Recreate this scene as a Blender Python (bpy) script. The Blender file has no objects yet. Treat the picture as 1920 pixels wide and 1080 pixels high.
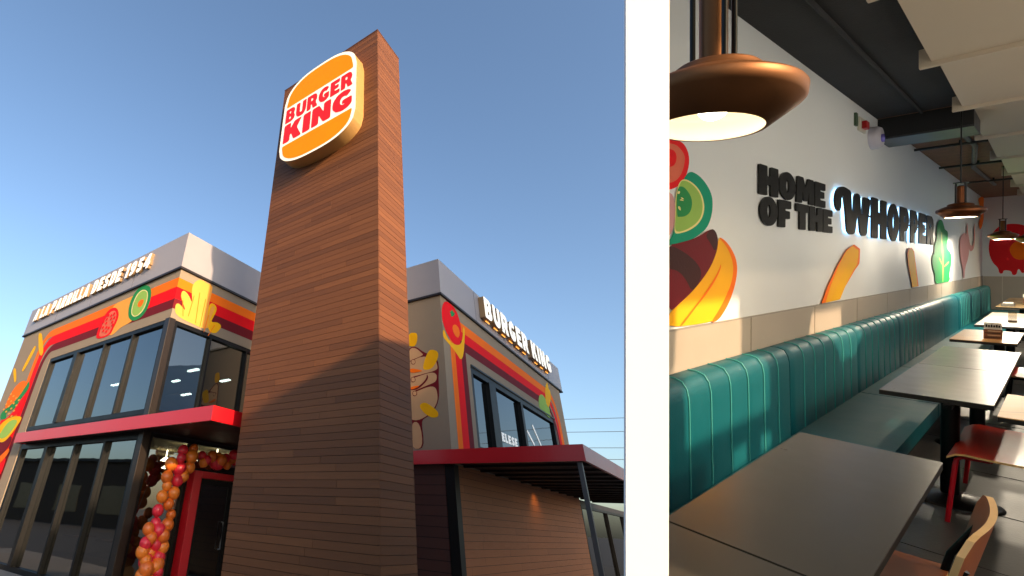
import bpy, math, random
from mathutils import Matrix, Vector
from mathutils.geometry import tessellate_polygon
random.seed(7)
SC = bpy.context.scene
COL = SC.collection
PI = math.pi
# ------------------------------------------------------------------ camera, sky, sun, exposure
EYE = 1.7
cam_d = bpy.data.cameras.new('camera'); cam = bpy.data.objects.new('camera', cam_d); COL.objects.link(cam)
SC.camera = cam
cam_d.sensor_width = 36; cam_d.lens = 864.27 / 1920 * 36
cam_d.shift_x = 0.1875; cam_d.shift_y = -0.0156
cam_d.clip_start = 0.05; cam_d.clip_end = 3000
cR = Vector((0.62735, -0.77672, 0.05598)); cF = Vector((0.66934, 0.57456, 0.47103)); cU = cR.cross(cF)
cam.matrix_world = Matrix(((cR.x, cU.x, -cF.x, 0), (cR.y, cU.y, -cF.y, 0), (cR.z, cU.z, -cF.z, EYE), (0, 0, 0, 1)))
SUN_EL = math.radians(15.0)
TO_SUN = Vector((-0.28, -1, 0)).normalized() * math.cos(SUN_EL) + Vector((0, 0, math.sin(SUN_EL)))
w = bpy.data.worlds.new('World'); SC.world = w; w.use_nodes = True
nt = w.node_tree; bg = nt.nodes['Background']
sky = nt.nodes.new('ShaderNodeTexSky'); sky.sky_type = 'NISHITA'; sky.sun_disc = False
sky.sun_elevation = SUN_EL; sky.sun_rotation = PI + 0.273
sky.air_density = 1.0; sky.dust_density = 2.5; sky.ozone_density = 2.3
nt.links.new(sky.outputs[0], bg.inputs[0]); bg.inputs[1].default_value = 0.115
sl = bpy.data.lights.new('sun', 'SUN'); sun = bpy.data.objects.new('sun', sl); COL.objects.link(sun)
sl.energy = 2.8; sl.angle = math.radians(1.4); sl.color = (1.0, 0.70, 0.44)
sun.rotation_mode = 'QUATERNION'; sun.rotation_quaternion = TO_SUN.to_track_quat('Z', 'Y'); sun.location = (-3, -20, 30)
SC.view_settings.view_transform = 'Standard'; SC.view_settings.look = 'None'
SC.view_settings.exposure = 1.42; SC.view_settings.gamma = 1
SC.view_settings.use_curve_mapping = False
SC.render.resolution_x = 1024; SC.render.resolution_y = 576
SC.cycles.max_bounces = 8; SC.cycles.transparent_max_bounces = 12

# ------------------------------------------------------------------ materials
def lin(c):
    return tuple(((v / 255) / 12.92 if v / 255 <= .04045 else ((v / 255 + .055) / 1.055) ** 2.4) for v in c)
MATS = {}
def mat(name, col=(200, 200, 200), rough=.6, metal=0., var=.06, scale=3., bump=0., spec=.5, emit=0., ecol=None, rvar=.08, coat=0.):
    """procedural painted / plain surface with slight tonal and gloss variation"""
    if name in MATS: return MATS[name]
    m = bpy.data.materials.new(name); m.use_nodes = True; n = m.node_tree; L = n.links
    p = n.nodes['Principled BSDF']; c = lin(col) + (1,)
    p.inputs['Metallic'].default_value = metal; p.inputs['Specular IOR Level'].default_value = spec
    p.inputs['Coat Weight'].default_value = coat; p.inputs['Coat Roughness'].default_value = .15
    tc = n.nodes.new('ShaderNodeTexCoord'); no = n.nodes.new('ShaderNodeTexNoise')
    no.inputs['Scale'].default_value = scale; no.inputs['Detail'].default_value = 5; no.inputs['Roughness'].default_value = .6
    L.new(tc.outputs['Object'], no.inputs['Vector'])
    mx = n.nodes.new('ShaderNodeMix'); mx.data_type = 'RGBA'
    mx.inputs[6].default_value = tuple(min(1, v * (1 - var * 2)) for v in c[:3]) + (1,)
    mx.inputs[7].default_value = tuple(min(1, v * (1 + var * 2)) for v in c[:3]) + (1,)
    L.new(no.outputs['Fac'], mx.inputs[0]); L.new(mx.outputs[2], p.inputs['Base Color'])
    mr = n.nodes.new('ShaderNodeMapRange'); mr.inputs[3].default_value = max(.02, rough - rvar); mr.inputs[4].default_value = min(1, rough + rvar)
    L.new(no.outputs['Fac'], mr.inputs[0]); L.new(mr.outputs[0], p.inputs['Roughness'])
    if bump:
        n2 = n.nodes.new('ShaderNodeTexNoise'); n2.inputs['Scale'].default_value = scale * 25; n2.inputs['Detail'].default_value = 4
        L.new(tc.outputs['Object'], n2.inputs['Vector'])
        b = n.nodes.new('ShaderNodeBump'); b.inputs['Strength'].default_value = bump; b.inputs['Distance'].default_value = .01
        L.new(n2.outputs['Fac'], b.inputs['Height']); L.new(b.outputs[0], p.inputs['Normal'])
    if emit:
        p.inputs['Emission Color'].default_value = (lin(ecol) if ecol else c[:3]) + (1,)
        p.inputs['Emission Strength'].default_value = emit
    MATS[name] = m; return m

def planks(name, cols, h=.14, length=2.3, groove=.05, rough=.55, axis='xy', grain=.5, spec=.35):
    """horizontal boards: own tone per board, stretched grain, real-looking joints through bump"""
    m = bpy.data.materials.new(name); m.use_nodes = True; n = m.node_tree; L = n.links
    p = n.nodes['Principled BSDF']; p.inputs['Specular IOR Level'].default_value = spec
    def M(op, a, b=None, c=None):
        q = n.nodes.new('ShaderNodeMath'); q.operation = op
        for i, v in enumerate((a, b, c)):
            if v is None: continue
            if isinstance(v, (int, float)): q.inputs[i].default_value = v
            else: L.new(v, q.inputs[i])
        return q.outputs[0]
    tc = n.nodes.new('ShaderNodeTexCoord'); s = n.nodes.new('ShaderNodeSeparateXYZ'); L.new(tc.outputs['Object'], s.inputs[0])
    run = M('ADD', s.outputs[0], s.outputs[1]) if axis == 'xy' else s.outputs[0]
    zz = M('DIVIDE', s.outputs[2], h); row = M('FLOOR', zz); fz = M('FRACT', zz)
    wn = n.nodes.new('ShaderNodeTexWhiteNoise'); wn.noise_dimensions = '1D'; L.new(row, wn.inputs['W'])
    xx = M('ADD', M('DIVIDE', run, length), M('MULTIPLY', wn.outputs['Value'], 7.3)); cx = M('FLOOR', xx); fx = M('FRACT', xx)
    cb = n.nodes.new('ShaderNodeCombineXYZ'); L.new(cx, cb.inputs[0]); L.new(row, cb.inputs[1])
    wb = n.nodes.new('ShaderNodeTexWhiteNoise'); wb.noise_dimensions = '3D'; L.new(cb.outputs[0], wb.inputs['Vector'])
    cv = n.nodes.new('ShaderNodeCombineXYZ'); L.new(M('ADD', M('MULTIPLY', run, 1.6), M('MULTIPLY', wb.outputs['Value'], 40)), cv.inputs[0]); L.new(M('MULTIPLY', s.outputs[2], 26), cv.inputs[2])
    g = n.nodes.new('ShaderNodeTexNoise'); g.inputs['Scale'].default_value = 1.6; g.inputs['Detail'].default_value = 8; g.inputs['Roughness'].default_value = .7
    g.inputs['Distortion'].default_value = .6
    L.new(cv.outputs[0], g.inputs['Vector'])
    f = M('ADD', M('MULTIPLY', wb.outputs['Value'], 1 - grain), M('MULTIPLY', g.outputs['Fac'], grain))
    r = n.nodes.new('ShaderNodeValToRGB'); e = r.color_ramp.elements
    e[0].position = .12; e[0].color = lin(cols[0]) + (1,); e[1].position = .88; e[1].color = lin(cols[-1]) + (1,)
    for i, c in enumerate(cols[1:-1]):
        k = e.new(.12 + .76 * (i + 1) / (len(cols) - 1)); k.color = lin(c) + (1,)
    L.new(f, r.inputs[0])
    gz = M('LESS_THAN', fz, groove); gx = M('LESS_THAN', fx, .005 / length * 1.6); gg = M('MAXIMUM', gz, gx)
    mx = n.nodes.new('ShaderNodeMix'); mx.data_type = 'RGBA'; L.new(M('MULTIPLY', gg, .8), mx.inputs[0]); L.new(r.outputs[0], mx.inputs[6])
    mx.inputs[7].default_value = lin(tuple(v * .3 for v in cols[0])) + (1,)
    L.new(mx.outputs[2], p.inputs['Base Color'])
    mr = n.nodes.new('ShaderNodeMapRange'); mr.inputs[3].default_value = rough - .1; mr.inputs[4].default_value = rough + .2; L.new(g.outputs['Fac'], mr.inputs[0]); L.new(mr.outputs[0], p.inputs['Roughness'])
    hh = M('SUBTRACT', M('MULTIPLY', g.outputs['Fac'], .25), gg)
    b = n.nodes.new('ShaderNodeBump'); b.inputs['Strength'].default_value = .7; b.inputs['Distance'].default_value = .008
    L.new(hh, b.inputs['Height']); L.new(b.outputs[0], p.inputs['Normal'])
    MATS[name] = m; return m

def board_wood(name, cols):
    m = planks(name, cols, .118, 3, -1, .55, grain=.6); n = m.node_tree; L = n.links
    geo = n.nodes.new('ShaderNodeNewGeometry')
    for q in list(n.nodes):
        if q.bl_idname == 'ShaderNodeTexWhiteNoise' and q.noise_dimensions == '3D':
            for lk in list(q.outputs['Value'].links): L.new(geo.outputs['Random Per Island'], lk.to_socket)
    for q in list(n.nodes):
        if q.bl_idname == 'ShaderNodeMix':
            for lk in list(q.inputs[0].links): L.remove(lk)
            q.inputs[0].default_value = 0
    return m
def glass(name, tint=(60, 70, 75), refl=.35, rough=.02):
    m = bpy.data.materials.new(name); m.use_nodes = True; n = m.node_tree; L = n.links
    n.nodes.remove(n.nodes['Principled BSDF']); out = n.nodes['Material Output']
    gl = n.nodes.new('ShaderNodeBsdfGlossy'); gl.inputs['Roughness'].default_value = rough; gl.inputs['Color'].default_value = (.78, .82, .84, 1)
    tr = n.nodes.new('ShaderNodeBsdfTransparent'); tr.inputs['Color'].default_value = lin(tint) + (1,)
    lw = n.nodes.new('ShaderNodeLayerWeight'); lw.inputs[0].default_value = .35
    mr = n.nodes.new('ShaderNodeMapRange'); mr.inputs[3].default_value = refl; mr.inputs[4].default_value = .95; L.new(lw.outputs['Fresnel'], mr.inputs[0])
    tc = n.nodes.new('ShaderNodeTexCoord'); no = n.nodes.new('ShaderNodeTexNoise'); no.inputs['Scale'].default_value = .8; L.new(tc.outputs['Object'], no.inputs['Vector'])
    b = n.nodes.new('ShaderNodeBump'); b.inputs['Strength'].default_value = .05; b.inputs['Distance'].default_value = .05; L.new(no.outputs['Fac'], b.inputs['Height']); L.new(b.outputs[0], gl.inputs['Normal'])
    mx = n.nodes.new('ShaderNodeMixShader'); L.new(mr.outputs[0], mx.inputs[0]); L.new(tr.outputs[0], mx.inputs[1]); L.new(gl.outputs[0], mx.inputs[2])
    L.new(mx.outputs[0], out.inputs[0]); MATS[name] = m; return m

def emis(name, col, s):
    return mat(name, col, emit=s, ecol=col, var=0)

# ------------------------------------------------------------------ mesh building
class MB:
    def __init__(s): s.v = []; s.f = []; s.m = []; s.mats = []; s.sm = []
    def mi(s, m):
        if m not in s.mats: s.mats.append(m)
        return s.mats.index(m)
    def add(s, vs, fs, m, smooth=False):
        o = len(s.v); s.v += [tuple(v) for v in vs]; k = s.mi(m)
        for f in fs: s.f.append([i + o for i in f]); s.m.append(k); s.sm.append(smooth)
        return s
    def box(s, a, b, m):
        x0, y0, z0 = (min(p, q) for p, q in zip(a, b)); x1, y1, z1 = (max(p, q) for p, q in zip(a, b))
        v = [(x0, y0, z0), (x1, y0, z0), (x1, y1, z0), (x0, y1, z0), (x0, y0, z1), (x1, y0, z1), (x1, y1, z1), (x0, y1, z1)]
        return s.add(v, [(0, 3, 2, 1), (4, 5, 6, 7), (0, 1, 5, 4), (1, 2, 6, 5), (2, 3, 7, 6), (3, 0, 4, 7)], m)
    def tube(s, pts, r, m, n=10, cap=True):
        pts = [Vector(p) for p in pts]; rs = r if isinstance(r, (list, tuple)) else [r] * len(pts)
        vs = []; fs = []; ref = None
        for i, p in enumerate(pts):
            d = (pts[min(i + 1, len(pts) - 1)] - pts[max(i - 1, 0)]).normalized()
            if ref is None: ref = Vector((0, 0, 1)) if abs(d.z) < .9 else Vector((1, 0, 0))
            a = d.cross(ref).normalized(); b = d.cross(a).normalized(); ref = -b if ref is None else ref
            for k in range(n):
                t = 2 * PI * k / n; vs.append(p + (a * math.cos(t) + b * math.sin(t)) * rs[i])
        for i in range(len(pts) - 1):
            for k in range(n):
                fs.append((i * n + k, i * n + (k + 1) % n, (i + 1) * n + (k + 1) % n, (i + 1) * n + k))
        s.add(vs, fs, m, True)
        if cap:
            s.add(vs[:n], [tuple(range(n))[::-1]], m); s.add(vs[-n:], [tuple(range(n))], m)
        return s
    def lathe(s, prof, m, c=(0, 0, 0), n=48, smooth=True, sx=1., sy=1.):
        vs = []; fs = []
        for r, z in prof:
            for k in range(n):
                t = 2 * PI * k / n; vs.append((c[0] + r * math.cos(t) * sx, c[1] + r * math.sin(t) * sy, c[2] + z))
        for i in range(len(prof) - 1):
            for k in range(n): fs.append((i * n + k, i * n + (k + 1) % n, (i + 1) * n + (k + 1) % n, (i + 1) * n + k))
        return s.add(vs, fs, m, smooth)
    def ball(s, c, r, m, n=20, sz=1.):
        prof = [(max(1e-4, r * math.sin(PI * i / n)), -r * sz * math.cos(PI * i / n)) for i in range(n + 1)]
        return s.lathe(prof, m, c, n=n * 2 if n < 16 else 32)
    def poly(s, loops, d0, d1, P, m, side=None):
        """polygon (outer loop + holes) in a plane frame P(a, b, depth), from depth d0 (back) to d1 (front)"""
        loops = [dedupe(l) for l in loops]
        flat = [q for l in loops for q in l]
        tris = tessellate_polygon([[Vector((q[0], q[1], 0)) for q in l] for l in loops])
        n = len(flat)
        # orient triangles so the normal follows +depth
        fr = []
        for t in tris:
            a, b, c = (flat[i] for i in t)
            ar = (b[0] - a[0]) * (c[1] - a[1]) - (b[1] - a[1]) * (c[0] - a[0])
            fr.append(tuple(t) if ar > 0 else (t[0], t[2], t[1]))
        s.add([P(q[0], q[1], d1) for q in flat], fr, m)
        if d0 is not None:
            s.add([P(q[0], q[1], d0) for q in flat], [f[::-1] for f in fr], side or m)
            for l in loops:
                k = len(l); vs = [P(q[0], q[1], d0) for q in l] + [P(q[0], q[1], d1) for q in l]
                s.add(vs, [(i, (i + 1) % k, k + (i + 1) % k, k + i) for i in range(k)], side or m)
        return s
    def build(s, name, parent=None, M=None, bevel=0., label=None):
        me = bpy.data.meshes.new(name); me.from_pydata(s.v, [], s.f)
        for m in s.mats: me.materials.append(m)
        me.polygons.foreach_set('material_index', s.m); me.polygons.foreach_set('use_smooth', s.sm); me.update()
        o = bpy.data.objects.new(name, me); COL.objects.link(o)
        if parent is not None: o.parent = parent
        if M is not None: o.matrix_world = M
        if bevel:
            b = o.modifiers.new('bevel', 'BEVEL'); b.width = bevel; b.segments = 3; b.limit_method = 'ANGLE'; b.angle_limit = math.radians(50)
            b.harden_normals = False
        if label: o['label'] = label
        return o
def dedupe(l):
    o = []
    for p in l:
        if not o or abs(p[0] - o[-1][0]) + abs(p[1] - o[-1][1]) > 1e-5: o.append(p)
    if abs(o[0][0] - o[-1][0]) + abs(o[0][1] - o[-1][1]) < 1e-5: o.pop()
    return o
def tag(o, label=None, cat=None, group=None, kind=None):
    if label: o['label'] = label
    if cat: o['category'] = cat
    if group: o['group'] = group
    if kind: o['kind'] = kind
    return o
def thing(name, label, cat, M=None, group=None):
    o = bpy.data.objects.new(name, None); COL.objects.link(o); o.empty_display_size = .3
    o.matrix_world = M if M is not None else Matrix.Identity(4)
    return tag(o, label, cat, group)
def copy_tree(o, parent=None):
    c = o.copy(); COL.objects.link(c); c.parent = parent
    for ch in KIDS(o):
        d = copy_tree(ch, c); d.matrix_parent_inverse = ch.matrix_parent_inverse.copy(); d.matrix_basis = ch.matrix_basis.copy()
    return c
def KIDS(o): return [x for x in list(COL.objects) if x.parent == o]
def smooth_loop(l, it=2):
    for _ in range(it):
        q = []
        for i in range(len(l)):
            a, b = l[i], l[(i + 1) % len(l)]
            q += [(a[0] * .75 + b[0] * .25, a[1] * .75 + b[1] * .25), (a[0] * .25 + b[0] * .75, a[1] * .25 + b[1] * .75)]
        l = q
    return l
def round_loop(l, r, n=4):
    """round each corner of a polygon with a small arc (quadratic)"""
    out = []
    for i in range(len(l)):
        a, b, c = Vector(l[i - 1]), Vector(l[i]), Vector(l[(i + 1) % len(l)])
        d1 = (a - b); d2 = (c - b); e1 = min(r, d1.length * .45); e2 = min(r, d2.length * .45)
        p, q = b + d1.normalized() * e1, b + d2.normalized() * e2
        for k in range(n + 1):
            t = k / n; v = p * (1 - t) ** 2 + b * 2 * t * (1 - t) + q * t * t; out.append((v.x, v.y))
    return out
def grow(l, d):
    """push an outline outwards by d (for counters pass a negative d)"""
    ar = sum(l[i - 1][0] * l[i][1] - l[i][0] * l[i - 1][1] for i in range(len(l))); sg = 1 if ar > 0 else -1; out = []
    for i in range(len(l)):
        a, b, c = Vector(l[i - 1]), Vector(l[i]), Vector(l[(i + 1) % len(l)])
        e1 = (b - a).normalized(); e2 = (c - b).normalized(); n = Vector((e1.y + e2.y, -(e1.x + e2.x)))
        n = n.normalized() if n.length > .2 else Vector((e1.y, -e1.x))
        k = min(1.6, 1 / max(.4, n.dot(Vector((e1.y, -e1.x))))); out.append(tuple(b + n * d * sg * k))
    return out
def ell(cx, cy, rx, ry, n=28): return [(cx + rx * math.cos(2 * PI * k / n), cy + ry * math.sin(2 * PI * k / n)) for k in range(n)]

# ------------------------------------------------------------------ heavy lettering: every glyph one outline (+ counters)
G = {
 'H': (8.4, [[(0,0),(3.3,0),(3.3,3.8),(5.1,3.8),(5.1,0),(8.4,0),(8.4,10),(5.1,10),(5.1,6.4),(3.3,6.4),(3.3,10),(0,10)]]),
 'O': (8.2, [ell(4.1,5,4.1,5.1), ell(4.1,5,.95,2.5,16)]),
 'M': (10.2, [[(0,0),(2.9,0),(3.1,4.8),(4.3,1.0),(5.9,1.0),(7.1,4.8),(7.3,0),(10.2,0),(9.7,10),(6.6,10),(5.1,5.6),(3.6,10),(.5,10)]]),
 'E': (6.7, [[(0,0),(6.7,0),(6.7,2.7),(3.2,2.7),(3.2,3.8),(5.9,3.8),(5.9,6.3),(3.2,6.3),(3.2,7.3),(6.6,7.3),(6.6,10),(0,10)]]),
 'F': (6.5, [[(0,0),(3.3,0),(3.3,3.4),(5.8,3.4),(5.8,6.1),(3.3,6.1),(3.3,7.3),(6.5,7.3),(6.5,10),(0,10)]]),
 'T': (7.6, [[(2.1,0),(5.5,0),(5.5,7.1),(7.6,7.1),(7.6,10),(0,10),(0,7.1),(2.1,7.1)]]),
 'U': (7.8, [[(0,10),(0,3.4),(.6,1.3),(2,.1),(3.9,-.15),(5.8,.1),(7.2,1.3),(7.8,3.4),(7.8,10),(4.8,10),(4.8,3.2),(3.9,2.5),(3.0,3.2),(3,10)]]),
 'R': (8.0, [[(0,0),(3.1,0),(3.1,3.2),(3.7,3.2),(4.7,0),(8.1,0),(6.6,3.9),(7.4,5),(7.7,6.8),(7,9),(5.4,10),(0,10)], [(3.1,5.6),(4.1,5.6),(4.6,6.5),(4.1,7.5),(3.1,7.5)]]),
 'P': (7.6, [[(0,0),(3.1,0),(3.1,3.1),(5.2,3.2),(6.9,4.4),(7.5,6.6),(6.9,8.9),(5.2,10),(0,10)], [(3.1,5.6),(4.1,5.6),(4.5,6.5),(4.1,7.6),(3.1,7.6)]]),
 'B': (7.7, [[(0,0),(5,0),(7,.9),(7.7,2.9),(6.7,5.1),(7.4,7.2),(6.7,9.2),(4.9,10),(0,10)], [(3,2.2),(4.1,2.2),(4.5,3),(4.1,3.9),(3,3.9)], [(3,6.3),(3.9,6.3),(4.2,7),(3.9,7.8),(3,7.8)]]),
 'G': (7.8, [[(7.7,5.4),(7.7,1.6),(6.1,.3),(4,-.1),(1.6,.8),(.2,3),(0,5),(.3,7.2),(1.8,9.3),(4.1,10.1),(6.3,9.6),(7.5,8.2),(5.7,6.3),(4.9,7.1),(3.8,7),(3.1,5.8),(3.1,4.1),(3.8,3),(4.8,2.9),(4.8,3.3),(3.9,3.3),(3.9,5.4)]]),
 'K': (8.2, [[(0,0),(3.1,0),(3.1,3.1),(3.6,3.8),(4.9,0),(8.4,0),(6.1,5.6),(8.1,10),(4.7,10),(3.1,6.8),(3.1,10),(0,10)]]),
 'I': (3.3, [[(0,0),(3.3,0),(3.3,10),(0,10)]]),
 'N': (8.0, [[(0,0),(3,0),(3,4.6),(5,0),(8,0),(8,10),(5,10),(5,5.4),(3,10),(0,10)]]),
 'A': (8.0, [[(0,0),(3,0),(3.3,1.8),(4.7,1.8),(5.0,0),(8.0,0),(5.8,10),(2.2,10)], [(3.5,4),(4.5,4),(4,6.8)]]),
 'D': (7.7, [[(0,0),(4.4,0),(6.6,1.1),(7.7,3.2),(7.7,6.8),(6.6,8.9),(4.4,10),(0,10)], [(3,2.6),(4,2.6),(4.5,3.6),(4.5,6.4),(4,7.4),(3,7.4)]]),
 'L': (6.1, [[(0,0),(6.1,0),(6.1,2.7),(3.1,2.7),(3.1,10),(0,10)]]),
 'S': (7.3, [[(.2,1.5),(1.6,.2),(3.8,-.1),(6,.6),(7.3,2.8),(6.6,4.8),(4.4,6.1),(3.4,6.8),(3.7,7.4),(4.8,7.3),(5.8,6.8),(7,8.8),(5.4,10),(3.2,10.1),(1,9),(.2,7),(.9,5),(3,3.9),(4,3.2),(3.7,2.7),(2.8,2.8),(1.4,3.7)]]),
 '1': (4.4, [[(1.2,0),(4.3,0),(4.3,10),(1.8,10),(0,8),(0,6.2),(1.2,6.9)]]),
 '9': (7.5, [[(.8,.6),(3,-.1),(5.5,.8),(7,3),(7.4,6.4),(6.6,9),(4,10.1),(1.3,9.2),(.1,6.8),(.8,4.4),(2.8,3.4),(3.9,3.6),(3.3,2.7),(1.6,3.2)], [(3.2,5.8),(4.2,5.8),(4.5,6.7),(4.2,7.6),(3.2,7.6),(2.9,6.7)]]),
 '5': (7.2, [[(.3,1.5),(2,.1),(4.2,-.1),(6.4,1),(7.1,3.2),(6.4,5.6),(4.2,6.5),(3.4,6.4),(3.4,7.3),(6.6,7.3),(6.6,10),(.8,10),(.6,4.6),(2.4,3.9),(3.8,4),(4.1,3.2),(3.6,2.6),(2.6,2.7),(1.4,3.6)]]),
 '4': (7.9, [[(3.9,0),(6.7,0),(6.7,2),(7.8,2),(7.8,4.5),(6.7,4.5),(6.7,10),(3.6,10),(0,4.4),(0,2),(3.9,2)], [(2.7,4.5),(3.9,4.5),(3.9,6.6)]]),
 'W': (11.4, [[(0,10),(1.8,0),(4.8,0),(5.7,4.4),(6.6,0),(9.6,0),(11.4,10),(8.5,10),(7.9,5.6),(7.1,9.4),(4.3,9.4),(3.5,5.6),(2.9,10)]]),
 '~': (12.2, [[(3.9,10.2),(5.0,9.9),(5.2,8),(5.3,5.4),(5.9,5.4),(6.1,9.2),(6.9,9.9),(8.0,9.7),(8.3,9),(8.5,5.2),(9.0,5.2),(9.3,9.2),(9.6,9.5),(12.1,9.4),(12,8.2),(11.3,4),(10.9,.9),(10.2,.1),(8.9,.0),(8.2,.8),(7.7,4.6),(7.2,4.6),(6.6,.9),(5.9,.1),(4.5,.0),(3.7,.8),(3.2,5.2),(2.7,8.0),(2.2,8.4),(1.9,7.6),(2.0,6.2),(1.6,5.0),(.9,4.7),(.2,5.4),(-.1,7),(.3,8.9),(1.2,10),(2.6,10.4)]]),
}
def text(mb, s, x0, x1, y0, y1, P, d0, d1, m, side=None, gap=.9, slant=0., rnd=.55, space=3.2, fat=0.):
    """one word fitted into x0..x1, y0..y1 of plane frame P; x runs in reading direction"""
    ws = [space if c == ' ' else G[c][0] for c in s]
    tot = sum(ws) + gap * (len(s) - 1); sx = (x1 - x0) / tot; sy = (y1 - y0) / 10; x = 0
    for c, wd in zip(s, ws):
        if c != ' ':
            loops = [round_loop(grow(l, fat if i == 0 else -fat * .7) if fat and c != '~' else l, rnd if i == 0 else rnd * .6) for i, l in enumerate(G[c][1])]
            mb.poly([[(x0 + (x + q[0] + slant * q[1]) * sx, y0 + q[1] * sy) for q in l] for l in loops], d0, d1, P, m, side)
        x += wd + gap

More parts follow.
